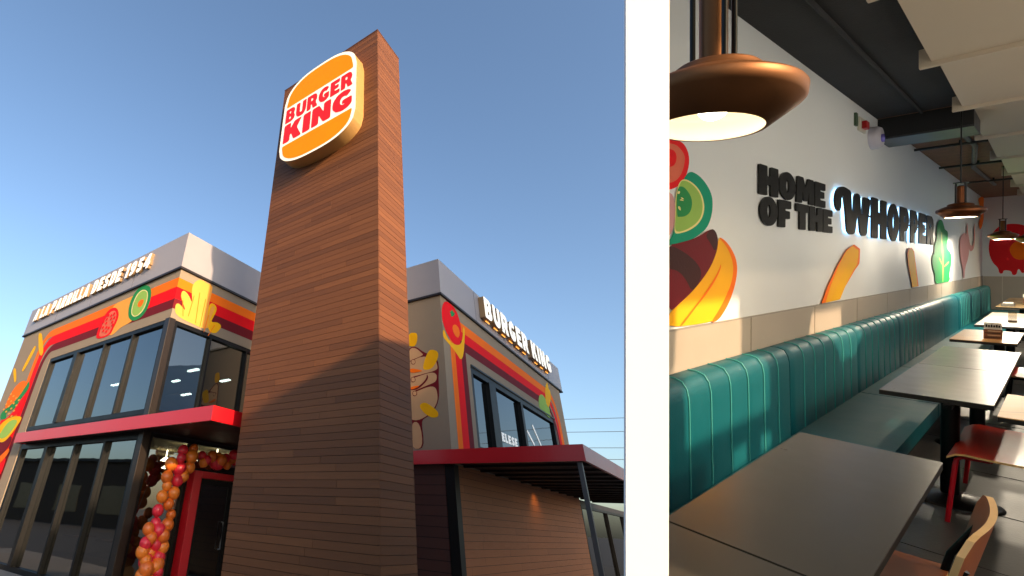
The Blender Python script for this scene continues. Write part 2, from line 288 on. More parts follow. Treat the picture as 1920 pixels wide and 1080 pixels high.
# painted shapes on each wall, in metres: (distance along the wall, height above eye level)
MURALS = {
 'L': [
  ('painted_hand', 'gold', [(12.96,5.27),(12.16,5.28),(11.34,5.31),(11.43,4.95),(11.44,4.42),(12.06,4.39),(12.53,4.15),(12.94,4.53)]),
  ('painted_tomato', 'red', [(12.7,5.14),(12.42,4.91),(12.36,4.67),(12.48,4.43),(12.57,4.22),(13.39,4.25),(13.45,4.47),(13.44,4.78),(13.28,5.03),(13.06,5.16)]),
  ('tomato_flesh', 'salmon', [(12.72,5.04),(12.55,4.91),(12.49,4.7),(12.59,4.46),(12.68,4.27),(13.23,4.29),(13.28,4.48),(13.25,4.72),(13.11,4.91),(12.97,5.05)]),
  ('painted_cucumber', 'green', [(11.32,5.49),(11.03,5.37),(10.88,5.19),(10.81,4.91),(10.87,4.62),(11.08,4.44),(11.41,4.42),(11.68,4.53),(11.84,4.71),(11.92,4.99),(11.88,5.25),(11.71,5.44),(11.52,5.51)]),
  ('cucumber_ring', 'cream', [(11.29,5.34),(11.09,5.24),(10.99,5.07),(10.97,4.84),(11.05,4.64),(11.25,4.54),(11.47,4.55),(11.66,4.67),(11.74,4.87),(11.73,5.08),(11.64,5.28),(11.47,5.36)]),
  ('cucumber_flesh', 'lime', [(11.3,5.31),(11.12,5.23),(11.04,5.08),(11.02,4.85),(11.1,4.68),(11.28,4.57),(11.46,4.58),(11.62,4.68),(11.68,4.86),(11.67,5.05),(11.59,5.24),(11.44,5.32)]),
  ('cucumber_seeds', 'orange', [(11.29,5.05),(11.15,4.99),(11.15,4.87),(11.26,4.78),(11.43,4.86),(11.45,4.99)]),
  ('painted_fry', 'yellow', [(18.26,5.4),(17.9,5.34),(17.1,4.49),(17.18,4.33),(17.56,4.56)]),
  ('painted_fry', 'yellow', [(18.19,4.93),(17.92,4.8),(18.33,3.95),(18.59,4.04)]),
  ('painted_fry', 'yellow', [(19.51,4.23),(19.25,4.25),(18.7,3.71),(18.81,3.6)]),
  ('burger_bun', 'orange', [(17.82,3.6),(17.56,3.4),(17.83,3.09),(18.27,2.84),(18.81,2.68),(18.92,3.01),(18.68,3.42),(18.3,3.61)]),
  ('burger_lettuce', 'green', [(17.45,3.55),(17.23,3.26),(17.61,2.99),(17.82,2.64),(18.6,2.6),(18.25,2.32),(18.85,2.36),(19.04,2.59),(18.81,2.68),(18.28,2.85),(17.83,3.09),(17.57,3.42)]),
  ('burger_tomato', 'red', [(17.42,3.1),(17.16,2.74),(17.37,2.43),(18.14,2.41),(18.53,2.18),(18.75,2.19),(18.81,2.36),(18.28,2.35),(17.91,2.6),(17.67,2.92)]),
  ('burger_cheese', 'yellow', [(18.7,2.14),(18.54,2.26),(17.99,2.4),(16.98,2.35),(16.99,2.18),(17.23,1.93),(17.72,1.57),(18.34,1.64)]),
  ('burger_pickle', 'lime', [(18.43,1.87),(18.01,2.28),(17.22,2.27),(17.3,2.01),(17.78,1.69),(18.41,1.75)]),
  ('burger_patty', 'maroon', [(18.31,1.62),(17.72,1.57),(17.39,1.79),(17.12,1.64),(17.26,1.36),(17.98,1.03),(18.55,1.58)]),
  ('burger_bun', 'orange', [(17.95,1.01),(17.26,1.36),(17.1,1.39),(16.99,1.24),(17.56,0.89),(17.87,0.8)]),
  ('burger_base', 'red', [(17.84,0.78),(17.55,0.88),(17.08,1.17),(17.02,0.79),(17.11,0.57),(17.7,0.39)]),
 ],
 'R': [
  ('painted_hand', 'gold', [(5.77,4.53),(5.87,4.59),(6.13,4.43),(5.89,4.74),(5.86,4.88),(5.92,4.98),(6.1,4.9),(6.26,4.7),(6.11,5.18),(6.27,5.44),(6.44,5.48),(6.57,5.45),(6.77,5.47),(6.78,5.23),(6.75,4.92),(6.8,4.6),(6.91,4.17),(5.81,4.24)]),
  ('painted_fries', 'yellow', [(6.76,4.87),(6.82,4.96),(6.94,4.97),(7.04,4.89),(7.01,4.7),(6.9,4.43),(7.11,4.51),(7.25,4.48),(7.28,4.4),(7.14,4.18),(6.89,4.16),(6.78,4.53)]),
  ('fry_face', 'gold', [(6.81,4.49),(6.82,4.83),(6.92,4.93),(6.97,4.83),(6.87,4.51),(6.89,4.26)]),
 ],
 'N': [
  ('hand_outline', 'maroon', [(5.83,4.2),(5.57,4.18),(5.39,4.0),(5.0,3.79),(4.96,3.53),(5.0,3.26),(5.0,2.98),(5.03,2.68),(5.22,2.4),(5.42,2.32),(5.53,2.25),(5.46,1.6),(5.84,1.61),(5.94,2.45)]),
  ('painted_hand', 'tan', [(5.8,4.17),(5.59,4.15),(5.42,3.97),(5.37,3.91),(5.79,3.82),(5.79,3.78),(5.42,3.9),(5.05,3.77),(5.0,3.54),(5.02,3.48),(5.18,3.44),(5.77,3.38),(5.77,3.33),(5.18,3.44),(5.03,3.36),(5.06,3.18),(5.24,3.13),(5.74,3.0),(5.73,2.96),(5.24,3.09),(5.08,3.03),(5.05,2.83),(5.07,2.66),(5.25,2.43),(5.55,2.28),(5.79,2.29),(5.94,2.45)]),
  ('painted_wrist', 'tan', [(5.81,2.25),(5.56,2.23),(5.5,1.61),(5.84,1.62)]),
  ('painted_fry', 'yellow', [(5.8,4.54),(5.71,4.6),(5.5,4.55),(5.57,4.17),(5.85,4.24)]),
  ('painted_fry', 'yellow', [(5.23,4.01),(5.1,4.02),(4.96,3.94),(4.96,3.78),(5.15,3.5),(5.42,3.51),(5.38,3.72)]),
  ('painted_fry', 'yellow', [(5.58,2.64),(5.4,2.72),(5.13,2.51),(5.05,2.41),(5.08,2.31),(5.25,2.31),(5.45,2.44)]),
  ('finger_nail', 'maroon', [(5.61,3.76),(5.62,3.73),(5.65,3.7),(5.68,3.7),(5.72,3.71),(5.74,3.74),(5.75,3.78),(5.74,3.82),(5.71,3.84),(5.68,3.85),(5.64,3.83),(5.62,3.8)]),
  ('finger_nail', 'tan', [(5.62,3.76),(5.63,3.74),(5.65,3.72),(5.68,3.71),(5.71,3.73),(5.73,3.75),(5.73,3.78),(5.73,3.81),(5.7,3.83),(5.68,3.83),(5.65,3.82),(5.63,3.8)]),
  ('finger_nail', 'maroon', [(5.63,3.3),(5.64,3.26),(5.67,3.24),(5.7,3.23),(5.74,3.24),(5.76,3.27),(5.77,3.31),(5.76,3.35),(5.73,3.37),(5.7,3.38),(5.66,3.36),(5.64,3.33)]),
  ('finger_nail', 'tan', [(5.65,3.3),(5.65,3.27),(5.67,3.25),(5.7,3.25),(5.73,3.26),(5.75,3.28),(5.75,3.31),(5.75,3.34),(5.73,3.36),(5.7,3.36),(5.67,3.35),(5.65,3.33)]),
  ('finger_nail', 'maroon', [(5.6,2.94),(5.61,2.9),(5.64,2.88),(5.67,2.87),(5.71,2.88),(5.73,2.91),(5.74,2.95),(5.73,2.99),(5.7,3.01),(5.67,3.01),(5.63,3.0),(5.61,2.97)]),
  ('finger_nail', 'tan', [(5.62,2.94),(5.63,2.91),(5.65,2.89),(5.67,2.89),(5.7,2.9),(5.72,2.92),(5.72,2.95),(5.72,2.98),(5.7,2.99),(5.67,3.0),(5.64,2.99),(5.62,2.97)]),
  ('palm_line', 'maroon', [(5.31,3.42),(5.25,3.27),(5.55,3.04),(5.78,3.03),(5.78,3.07),(5.57,3.09),(5.31,3.28)]),
  ('palm_shade', 'orange', [(5.8,3.63),(5.42,3.51),(5.44,3.48),(5.8,3.48)]),
  ('palm_shade', 'orange', [(5.81,3.13),(5.46,3.13),(5.78,3.03)]),
 ],
 'S': [
  ('painted_ketchup', 'yellow', [(10.67,4.58),(10.88,4.34),(11.25,4.29),(11.73,4.42),(11.93,4.77),(12.01,5.08),(12.14,4.99),(11.75,3.9),(11.27,4.14),(10.86,4.23),(10.58,4.31)]),
  ('painted_tomato', 'red', [(10.73,5.26),(10.89,5.43),(11.22,5.5),(11.62,5.43),(11.84,5.12),(11.83,4.74),(11.68,4.44),(11.4,4.31),(11.12,4.35),(10.81,4.5),(10.65,4.75),(10.63,5.02)]),
  ('tomato_stem', 'green', [(11.14,5.21),(11.25,5.25),(11.33,5.36),(11.38,5.29),(11.52,5.29),(11.4,5.17),(11.22,5.08),(11.23,5.16)]),
  ('tomato_shine', 'orange', [(11.27,4.83),(11.42,4.94),(11.66,4.93),(11.73,4.78),(11.63,4.61),(11.45,4.56),(11.3,4.63),(11.24,4.73)]),
  ('painted_cucumber', 'lime', [(18.65,4.49),(19.01,4.69),(19.38,4.71),(19.91,4.48),(19.93,4.09),(19.77,3.89),(19.3,3.97),(18.64,4.01),(18.49,4.17)]),
  ('painted_fries', 'yellow', [(19.85,5.16),(20.35,5.5),(20.32,5.17),(20.59,5.16),(20.36,4.73),(19.79,4.28),(19.5,4.49)]),
 ],
 'W': [
  ('painted_tomato_slice', 'red', [(3.09,0.75),(3.53,0.81),(3.68,0.81),(3.77,0.74),(3.76,0.64),(3.66,0.53),(3.46,0.47),(3.19,0.45)]),
  ('tomato_flesh', 'salmon', [(3.09,0.73),(3.53,0.79),(3.67,0.75),(3.71,0.7),(3.64,0.58),(3.5,0.52),(3.19,0.49)]),
  ('tomato_core', 'red', [(3.09,0.68),(3.5,0.75),(3.58,0.72),(3.56,0.65),(3.47,0.62),(3.16,0.59)]),
  ('painted_onion', 'pinky', [(3.09,0.42),(3.48,0.48),(3.56,0.4),(3.55,0.26),(3.46,0.16),(3.09,0.15)]),
  ('painted_cucumber', 'teal', [(3.75,0.63),(3.9,0.62),(4.04,0.57),(4.14,0.5),(4.16,0.42),(4.13,0.33),(4.05,0.25),(3.92,0.2),(3.74,0.15),(3.56,0.13),(3.44,0.12),(3.42,0.13),(3.54,0.2),(3.56,0.42),(3.63,0.52)]),
  ('cucumber_ring', 'cream', [(3.66,0.57),(3.8,0.56),(3.94,0.51),(4.01,0.43),(4.0,0.35),(3.92,0.28),(3.78,0.23),(3.61,0.2),(3.53,0.2),(3.55,0.31),(3.55,0.42),(3.58,0.51)]),
  ('cucumber_flesh', 'lime', [(3.65,0.56),(3.79,0.55),(3.92,0.5),(3.98,0.43),(3.97,0.35),(3.9,0.29),(3.76,0.24),(3.61,0.21),(3.54,0.22),(3.56,0.31),(3.56,0.42),(3.6,0.51)]),
  ('cucumber_core', 'green', [(3.57,0.5),(3.66,0.52),(3.76,0.48),(3.81,0.43),(3.79,0.36),(3.71,0.32),(3.61,0.31),(3.57,0.31)]),
  ('cucumber_seed', 'cream', [(3.57,0.46),(3.61,0.46),(3.62,0.48),(3.59,0.48)]),
  ('cucumber_seed', 'cream', [(3.6,0.42),(3.64,0.42),(3.68,0.42),(3.64,0.43)]),
  ('cucumber_seed', 'cream', [(3.58,0.38),(3.59,0.36),(3.63,0.35),(3.62,0.38)]),
  ('cucumber_seed', 'cream', [(3.62,0.44),(3.64,0.43),(3.68,0.43),(3.65,0.44)]),
  ('burger_bun', 'bun', [(4.25,0.2),(4.36,0.18),(4.47,0.12),(4.57,0.04),(4.6,-0.05),(4.55,-0.17),(4.44,-0.29),(4.28,-0.38),(4.16,-0.42),(3.42,-0.41),(3.42,-0.33),(3.61,-0.26),(3.87,-0.16),(4.07,-0.04),(4.19,0.06)]),
  ('bun_outline', 'orange', [(4.23,0.2),(4.36,0.18),(4.49,0.12),(4.59,0.04),(4.62,-0.05),(4.57,-0.17),(4.45,-0.3),(4.3,-0.39),(4.21,-0.42),(4.11,-0.42),(4.26,-0.34),(4.42,-0.22),(4.51,-0.13),(4.54,-0.02),(4.47,0.08),(4.36,0.15)]),
  ('burger_patty', 'maroon', [(3.61,0.14),(3.87,0.18),(4.13,0.26),(4.22,0.22),(4.24,0.15),(4.21,0.08),(4.1,-0.03),(3.87,-0.16),(3.61,-0.26),(3.42,-0.32),(3.42,0.12)]),
  ('patty_shade', 'darkbrown', [(3.42,0.12),(3.56,0.11),(3.84,0.03),(3.98,-0.07),(3.8,-0.2),(3.71,-0.11),(3.58,-0.04),(3.42,-0.03)]),
  ('patty_shade', 'darkbrown', [(4.0,0.2),(4.13,0.26),(4.22,0.22),(4.23,0.15),(4.18,0.08),(4.1,0.15)]),
  ('bun_line', 'orange', [(4.29,0.01),(4.28,-0.05),(4.1,-0.18),(3.87,-0.29),(3.64,-0.41),(3.59,-0.41),(3.84,-0.29),(4.07,-0.17),(4.25,-0.05)]),
  ('painted_fry', 'orange', [(8.3,0.22),(8.61,0.17),(8.58,-0.01),(8.34,-0.09),(7.88,-0.28),(7.62,-0.41),(6.92,-0.42),(7.17,-0.24),(7.58,-0.01),(7.94,0.15)]),
  ('fry_face', 'yellow', [(8.34,0.16),(8.52,0.16),(8.51,0.05),(8.38,0.03)]),
  ('fry_face', 'yellow', [(8.1,0.02),(8.43,-0.01),(7.95,-0.2),(7.59,-0.41),(7.28,-0.41),(7.58,-0.23)]),
  ('painted_fry', 'orange', [(11.85,0.22),(12.15,0.24),(12.39,0.18),(12.85,-0.41),(12.25,-0.41),(11.83,-0.02),(11.75,0.14)]),
  ('fry_face', 'yellow', [(11.93,0.19),(12.18,0.2),(12.65,-0.39),(12.36,-0.39),(11.98,-0.04)]),
  ('painted_lettuce', 'green', [(15.07,0.82),(15.52,0.86),(15.81,0.76),(15.97,0.67),(16.47,0.65),(16.4,0.47),(16.29,0.29),(17.03,0.19),(17.04,-0.03),(16.7,-0.25),(16.85,-0.43),(15.36,-0.44),(14.7,-0.41),(14.73,-0.25),(14.37,-0.09),(14.3,0.1),(14.63,0.2),(14.56,0.33),(14.87,0.43),(14.82,0.63)]),
  ('lettuce_vein', 'lime', [(15.49,0.68),(15.64,0.38),(15.85,0.11),(15.83,-0.41),(15.64,-0.4),(15.66,0.08),(15.41,0.38)]),
  ('lettuce_vein', 'lime', [(15.22,0.11),(15.76,-0.06),(15.72,-0.09),(15.11,0.07)]),
  ('lettuce_vein', 'lime', [(16.61,0.03),(15.86,-0.08),(15.91,-0.11),(16.66,-0.01)]),
  ('painted_onion_ring', 'pinky', [(19.54,0.73),(20.09,0.64),(20.49,0.31),(20.13,0.05),(19.6,-0.12),(19.45,-0.41),(19.21,-0.4),(19.09,-0.16),(18.58,0.09),(18.4,0.44),(18.7,0.64)]),
  ('onion_line', 'pinky', [(19.81,0.97),(20.03,0.98),(20.19,0.73),(20.68,0.4),(21.48,0.46),(21.6,1.05),(21.85,1.06),(21.82,0.42),(20.88,0.25),(20.22,0.35),(19.83,0.64)]),
  ('painted_pepper', 'orange', [(22.46,1.79),(24.14,1.96),(24.41,1.78),(24.2,1.21),(23.23,0.88),(22.65,1.09),(23.44,1.32),(22.93,1.63)]),
 ],
 'B': [
  ('painted_ketchup', 'scarlet', [(1.25,0.33),(1.22,0.73),(1.1,1.04),(0.9,1.12),(0.63,1.05),(0.46,0.76),(0.41,0.16),(0.49,-0.07),(0.62,-0.19),(0.65,-0.33),(0.7,-0.33),(0.73,-0.22),(0.76,-0.22),(0.78,-0.39),(0.85,-0.39),(0.86,-0.27),(0.99,-0.24),(1.0,-0.35),(1.06,-0.35),(1.08,-0.17),(1.18,-0.02)]),
  ('ketchup_shine', 'orange', [(0.89,0.45),(0.79,0.6),(0.58,0.59),(0.56,0.08),(0.79,0.04),(0.89,0.25)]),
 ],
}

ROOFH = .2
I4 = Matrix.Identity(4); WM = {}
def root(name, label, cat, base=(0, 0, 0), M=I4, group=None):
    Mw = M @ Matrix.Translation(base); o = thing(name, label, cat, None, group); o.matrix_basis = Mw; WM[o.name] = Mw; return o
def part(mb, name, parent, M=I4, bevel=0., label=None):
    o = mb.build(name, parent, None, bevel, label); o.matrix_parent_inverse = WM[parent.name].inverted(); o.matrix_basis = M; WM[o.name] = M; return o
def solo(mb, name, label=None, cat=None, M=I4, group=None, kind=None, bevel=0.):
    o = mb.build(name, None, None, bevel); o.matrix_basis = M; WM[o.name] = M; return tag(o, label, cat, group, kind)

# colours
grey = mat('parapet_metal', (158, 154, 158), .45, .0, .05, .9, spec=.45, bump=.03)
trim = mat('dark_trim', (30, 24, 24), .5)
taupe = mat('taupe_render', (148, 132, 112), .85, 0, .05, 1.2, bump=.25)
black = mat('black_frame', (11, 10, 10), .45, 0, spec=.3)
bronze = mat('bronze_frame', (44, 36, 30), .4, .3)
redm = mat('red_canopy_paint', (200, 16, 30), .38, 0, .03, .8, coat=.3)
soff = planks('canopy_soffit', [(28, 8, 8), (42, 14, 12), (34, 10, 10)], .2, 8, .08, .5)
wood = planks('timber_cladding', [(92, 54, 32), (122, 74, 44), (142, 88, 54), (160, 104, 66), (128, 80, 50)], .118, 2.4, .06, .5, grain=.62)
wood2 = planks('timber_wall', [(120, 74, 44), (150, 96, 58), (135, 84, 50)], .16, 3.2, .05, .5, grain=.6)
siding = planks('brown_siding', [(74, 46, 40), (82, 52, 45), (78, 49, 42)], .21, 6, .07, .55, grain=.4)
glassU = glass('upper_window_glass', (70, 84, 88), .18)
glassG = glass('ground_window_glass', (120, 120, 108), .22)
white_led = emis('lit_white_letter', (255, 250, 236), .22)
gold_side = mat('letter_side', (150, 122, 88), .5)
asph = mat('asphalt', (62, 61, 60), .9, 0, .15, .7, bump=.5)
MC = dict(orange=(255, 116, 18), red=(236, 12, 24), maroon=(112, 24, 34), gold=(240, 166, 72), yellow=(248, 182, 14), green=(38, 140, 78), lime=(150, 190, 90), cream=(232, 222, 150),
          salmon=(226, 110, 84), tan=(206, 164, 122), pinky=(205, 150, 150), teal=(0, 150, 118), bun=(250, 178, 30), darkbrown=(66, 34, 34), scarlet=(228, 34, 42))
PM = {k: mat('mural_paint_' + k, v, .7, 0, .05, 2.5, bump=.1, spec=.15) for k, v in MC.items()}
# surface frames: (reading direction, height above eye, distance proud of wall)
def FL(a, b, d): return (5.72 - d, -a, b + EYE)
def FN(a, b, d): return (10.62 - d, -a, b + EYE)
def FR(a, b, d): return (a, 9.65 - d, b + EYE)
def FS(a, b, d): return (a, 4.8 - d, b + EYE)
def FT(a, b, d): return (5.837 - d, -a * .9, b * .9 + EYE)

# ------------------------------------------------------------------ ground
g = MB(); g.add([(-900, -900, 0), (900, -900, 0), (900, 1500, 0), (-900, 1500, 0)], [(0, 1, 2, 3)], asph)
solo(g, 'ground', kind='structure')
g = MB(); pave = mat('paving', (128, 122, 114), .85, 0, .08, 2, bump=.3)
g.box((3.2, 3.0, 0), (9.6, 21, .12), pave)
g.box((9.6, .6, 0), (26, 4.9, .12), pave)
solo(g, 'pavement', kind='structure', bevel=.015)

# ------------------------------------------------------------------ restaurant building (L-shaped, two storeys)
bld = root('restaurant_building', 'two storey taupe restaurant with grey parapet, painted food mural and dark glazed corner', 'building', (9.6, 9.6, 0))
zc = lambda z: z + EYE
mb = MB()
# left face (x = 5.72..5.92), right-facing inner face (y = 9.65..9.85), inner left face (x = 10.62..), right face (y = 4.8..)
mb.box((5.72, 16.36, 0), (5.92, 19.6, zc(5.53)), taupe)
mb.box((5.72, 9.85, zc(4.13)), (5.92, 16.36, zc(5.53)), taupe)
mb.box((5.72, 9.65, zc(4.13)), (10.82, 9.85, zc(5.53)), taupe)
mb.box((10.62, 5.0, zc(1.27)), (10.82, 9.65, zc(5.53)), taupe)
mb.box((10.62, 4.8, zc(1.27)), (12.26, 5.0, zc(5.53)), taupe)
mb.box((12.26, 4.8, zc(3.97)), (20.4, 5.0, zc(5.53)), taupe)
mb.box((12.26, 4.8, zc(1.27)), (20.4, 5.0, zc(1.72)), taupe)
mb.box((20.4, 4.8, zc(1.27)), (22.1, 5.0, zc(5.53)), taupe)
mb.box((21.9, 5.0, 0), (22.1, 19.4, zc(5.53)), taupe)
mb.box((5.92, 19.4, 0), (22.1, 19.6, zc(5.53)), taupe)
part(mb, 'wall', bld)
mb = MB(); flr = mat('interior_floor', (60, 52, 46), .5)
beige = mat('interior_ceiling', (176, 164, 128), .8)
mb.box((5.95, 9.9, zc(1.5)), (21.8, 19.3, zc(1.83)), beige); mb.box((10.9, 5.05, zc(1.5)), (21.8, 9.9, zc(1.83)), beige)
mb.box((5.95, 9.9, .02), (21.8, 19.3, .1), flr); mb.box((10.9, 5.05, .02), (21.8, 9.9, .1), flr)
mb.box((12.5, 9.9, .1), (12.7, 19.3, zc(1.5)), mat('interior_wall', (70, 62, 54), .8)); mb.box((12.8, 7.6, zc(1.83)), (21.8, 7.8, zc(5.0)), MATS['interior_wall'])
mb.box((11.2, 10.0, zc(1.83)), (11.4, 19.3, zc(5.0)), MATS['interior_wall'])
part(mb, 'interior_floor', bld)
# parapet and roof
mb = MB(); t = .12
mb.box((5.68, 9.61, zc(5.56)), (5.80, 19.7, zc(6.6)), grey); mb.box((5.80, 9.61, zc(5.56)), (10.70, 9.73, zc(6.6)), grey)
mb.box((10.58, 4.76, zc(5.56)), (10.70, 9.61, zc(6.6)), grey); mb.box((10.70, 4.76, zc(5.56)), (22.5, 4.88, zc(6.6)), grey)
mb.box((22.38, 4.88, zc(5.56)), (22.5, 19.7, zc(6.6)), grey); mb.box((5.80, 19.58, zc(5.56)), (22.38, 19.7, zc(6.6)), grey)
part(mb, 'parapet', bld)
mb = MB(); mb.box((5.9, 9.8, zc(5.7)), (22.3, 19.5, zc(5.85)), grey); mb.box((10.8, 4.95, zc(5.7)), (22.3, 9.79, zc(5.85)), grey); part(mb, 'roof', bld)
mb = MB()
mb.box((5.66, 9.59, zc(5.5)), (5.9, 19.72, zc(5.557)), trim); mb.box((5.9, 9.59, zc(5.5)), (10.6, 9.8, zc(5.557)), trim)
mb.box((10.56, 4.74, zc(5.5)), (10.8, 9.59, zc(5.557)), trim); mb.box((10.8, 4.74, zc(5.5)), (22.52, 4.9, zc(5.557)), trim)
part(mb, 'parapet_trim', bld)
# seams of the metal parapet
mb = MB(); sm = mat('parapet_seam', (96, 92, 96), .5)
for u in (12.0, 14.5, 17.0): mb = MB(); mb.box((5.676, u, zc(5.57)), (5.68, u + .012, zc(6.59)), sm); part(mb, 'parapet_seam', bld)
for v in (13.0, 15.5, 18.0, 20.5): mb = MB(); mb.box((v, 4.756, zc(5.57)), (v + .012, 4.76, zc(6.59)), sm); part(mb, 'parapet_seam', bld)

def window(name, frame, P, a0, a1, b0, b1, muls, gm, fm, fw=.12, mw=.07, rec=.09, rails=()):
    """glazed opening: outer frame, mullions, one pane per bay (sub-parts)"""
    mb = MB()
    def bar(p0, p1, q0, q1, d0=-rec - .05, d1=-.01):
        c = [P(a, b, d) for a in (p0, p1) for b in (q0, q1) for d in (d0, d1)]
        mb.box([min(x[i] for x in c) for i in range(3)], [max(x[i] for x in c) for i in range(3)], fm)
    bar(a0, a1, b1 - fw, b1); bar(a0, a1, b0, b0 + fw); bar(a0, a0 + fw, b0 + fw, b1 - fw); bar(a1 - fw, a1, b0 + fw, b1 - fw)
    for m_ in muls:
        a, wdt = m_ if isinstance(m_, tuple) else (m_, mw)
        bar(a - wdt / 2, a + wdt / 2, b0 + fw, b1 - fw, -rec - .04, 0.0 if wdt < .15 else .03)
    fo = part(mb, name, frame)
    edges = [a0 + fw] + [m_[0] if isinstance(m_, tuple) else m_ for m_ in muls] + [a1 - fw]
    for i in range(len(edges) - 1):
        pm = MB(); l, r = edges[i] + .005, edges[i + 1] - .005
        pm.poly([[(l, b0 + fw), (r, b0 + fw), (r, b1 - fw), (l, b1 - fw)]], None, -rec, P, gm)
        part(pm, 'pane', fo)
    return fo
# upper corner window, left face and entrance face
window('window', bld, FL, -16.36, -9.80, 1.86, 4.13, [(-14.42, .22), -12.77, -11.30], glassU, black, .11, .07)
window('window', bld, FR, 5.86, 10.60, 1.86, 4.13, [7.02, 8.3, 9.5], glassU, black, .10, .05)
mb = MB(); mb.box((5.68, 9.61, 0), (5.86, 9.80, zc(4.14)), bronze); part(mb, 'corner_post', bld, bevel=.01)
# ground floor glazing, left face
mb = MB(); mb.box((5.74, 9.8, zc(1.46)), (5.92, 16.36, zc(1.86)), trim); mb.box((5.9, 9.67, zc(1.46)), (10.6, 9.85, zc(1.86)), trim); part(mb, 'fascia', bld)
window('window', bld, FL, -16.3, -9.80, -1.6, 1.46, [(-14.42, .2), -12.8, -11.30], glassG, black, .13, .08)
# entrance face, ground floor: side glazing, red door surround, doors
window('window', bld, FR, 5.88, 7.05, -1.6, 1.46, [], glassG, black, .07)
window('window', bld, FR, 7.05, 10.60, .82, 1.46, [8.8], glassG, black, .06)
df = MB()
df.box((7.08, 9.45, 0), (7.30, 9.70, zc(.82)), redm); df.box((7.30, 9.45, zc(.68)), (10.3, 9.70, zc(.82)), redm); df.box((10.1, 9.45, 0), (10.3, 9.70, zc(.68)), redm)
dfo = part(df, 'door_frame', bld, bevel=.008)
for a0, a1 in ((7.34, 8.32), (8.36, 9.3)):
    dd = MB(); P = FR
    for (p0, p1, q0, q1) in ((a0, a0 + .09, -1.66, .66), (a1 - .09, a1, -1.66, .66), (a0 + .09, a1 - .09, .54, .66), (a0 + .09, a1 - .09, -1.66, -1.5)):
        dd.box((p0, 9.56, q0 + EYE), (p1, 9.62, q1 + EYE), black)
    do = part(dd, 'door', bld); pm = MB(); pm.box((a0 + .09, 9.585, .2), (a1 - .09, 9.595, zc(.54)), glassG); part(pm, 'pane', do)
    hb = MB(); hx = a1 - .16 if a0 < 8 else a0 + .16; hb.tube([(hx, 9.56, .95), (hx, 9.5, .95), (hx, 9.5, 1.5), (hx, 9.56, 1.5)], .016, mat('steel', (190, 190, 190), .3, 1)); part(hb, 'handle', do)
# lamps inside, seen lit through the glass
lampm = emis('interior_lamp', (255, 244, 225), 9)
for (x, y, z, l) in ((7.4, 14.7, 5.2, .5), (8.2, 12.6, 5.25, .35), (7.7, 11.0, 5.25, .45), (9.4, 13.6, 5.2, .5), (9.2, 15.6, 5.2, .3), (8.8, 10.9, 5.2, .4)):
    b = MB(); b.box((x, y, z), (x + .1, y + l, z + .04), lampm); part(b, 'ceiling_lamp', bld)
for (x, y, z) in ((8.2, 12.4, 2.9), (8.6, 11.7, 2.95), (7.6, 10.6, 2.9), (9.4, 11.2, 2.9), (9.5, 10.3, 2.85), (8.4, 10.4, 2.95), (9.0, 13.5, 2.8)):
    b = MB(); b.lathe([(.02, .3), (.02, .12), (.14, .02), (.14, 0), (.001, .0)], lampm, (x, y, z), 20); part(b, 'ceiling_lamp', bld)
fur = mat('interior_furniture', (96, 60, 40), .6)
for (x, y) in ((7.4, 11.2), (7.4, 13), (7.4, 15), (9.6, 12), (9.6, 14)):
    b = MB(); b.box((x, y, .84), (x + .7, y + .7, .88), fur); b.tube([(x + .35, y + .35, .1), (x + .35, y + .35, .84)], .04, black); part(b, 'dining_table', bld)
for (y, z, c) in ((10.6, 1.5, (190, 120, 60)), (11.8, 1.3, (120, 30, 30)), (13.2, 1.5, (200, 190, 160)), (14.6, 1.3, (140, 90, 50)), (15.8, 1.6, (60, 80, 60))):
    b = MB(); b.box((12.44, y, z), (12.49, y + .7, z + .9), mat('poster_%d' % int(y), c, .6)); part(b, 'wall_panel', bld)
# upper-floor inner ceiling
b = MB(); b.box((5.95, 9.9, zc(4.3)), (21.8, 19.3, zc(4.35)), mat('dark_ceiling', (52, 48, 42), .8)); b.box((10.9, 5.05, zc(4.3)), (21.8, 9.88, zc(4.35)), MATS['dark_ceiling']); part(b, 'inner_ceiling', bld)

# left canopy (thin red slab that wraps the corner)
mb = MB(); fa = .27; zb = zc(1.46)
mb.box((5.42, 7.02, zb), (5.48, 16.1, zb + fa), redm); mb.box((5.48, 7.02, zb), (10.5, 7.08, zb + fa), redm); mb.box((5.48, 16.04, zb), (5.9, 16.1, zb + fa), redm)
cn = part(mb, 'red_canopy', bld, label='pinkish red canopy over the entrance corner')
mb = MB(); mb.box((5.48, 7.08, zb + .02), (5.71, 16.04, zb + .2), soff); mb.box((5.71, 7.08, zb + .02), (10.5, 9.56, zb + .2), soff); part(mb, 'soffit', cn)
# right canopy
mb = MB(); zb = zc(1.245); fa = .30
mb.box((10.40, 2.02, zb), (10.46, 9.5, zb + fa), redm); mb.box((10.46, 2.02, zb), (24.5, 2.08, zb + fa), redm)
cn = part(mb, 'red_canopy', bld, label='deep red canopy over the side entrance')
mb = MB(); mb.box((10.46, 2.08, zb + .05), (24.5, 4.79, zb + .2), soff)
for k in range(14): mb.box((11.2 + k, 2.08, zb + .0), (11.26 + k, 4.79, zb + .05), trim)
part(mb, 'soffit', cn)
mb = MB(); mb.box((10.5, 2.12, 0), (10.58, 2.2, zb), mat('steel_post', (84, 82, 84), .4, .6)); part(mb, 'canopy_post', bld)
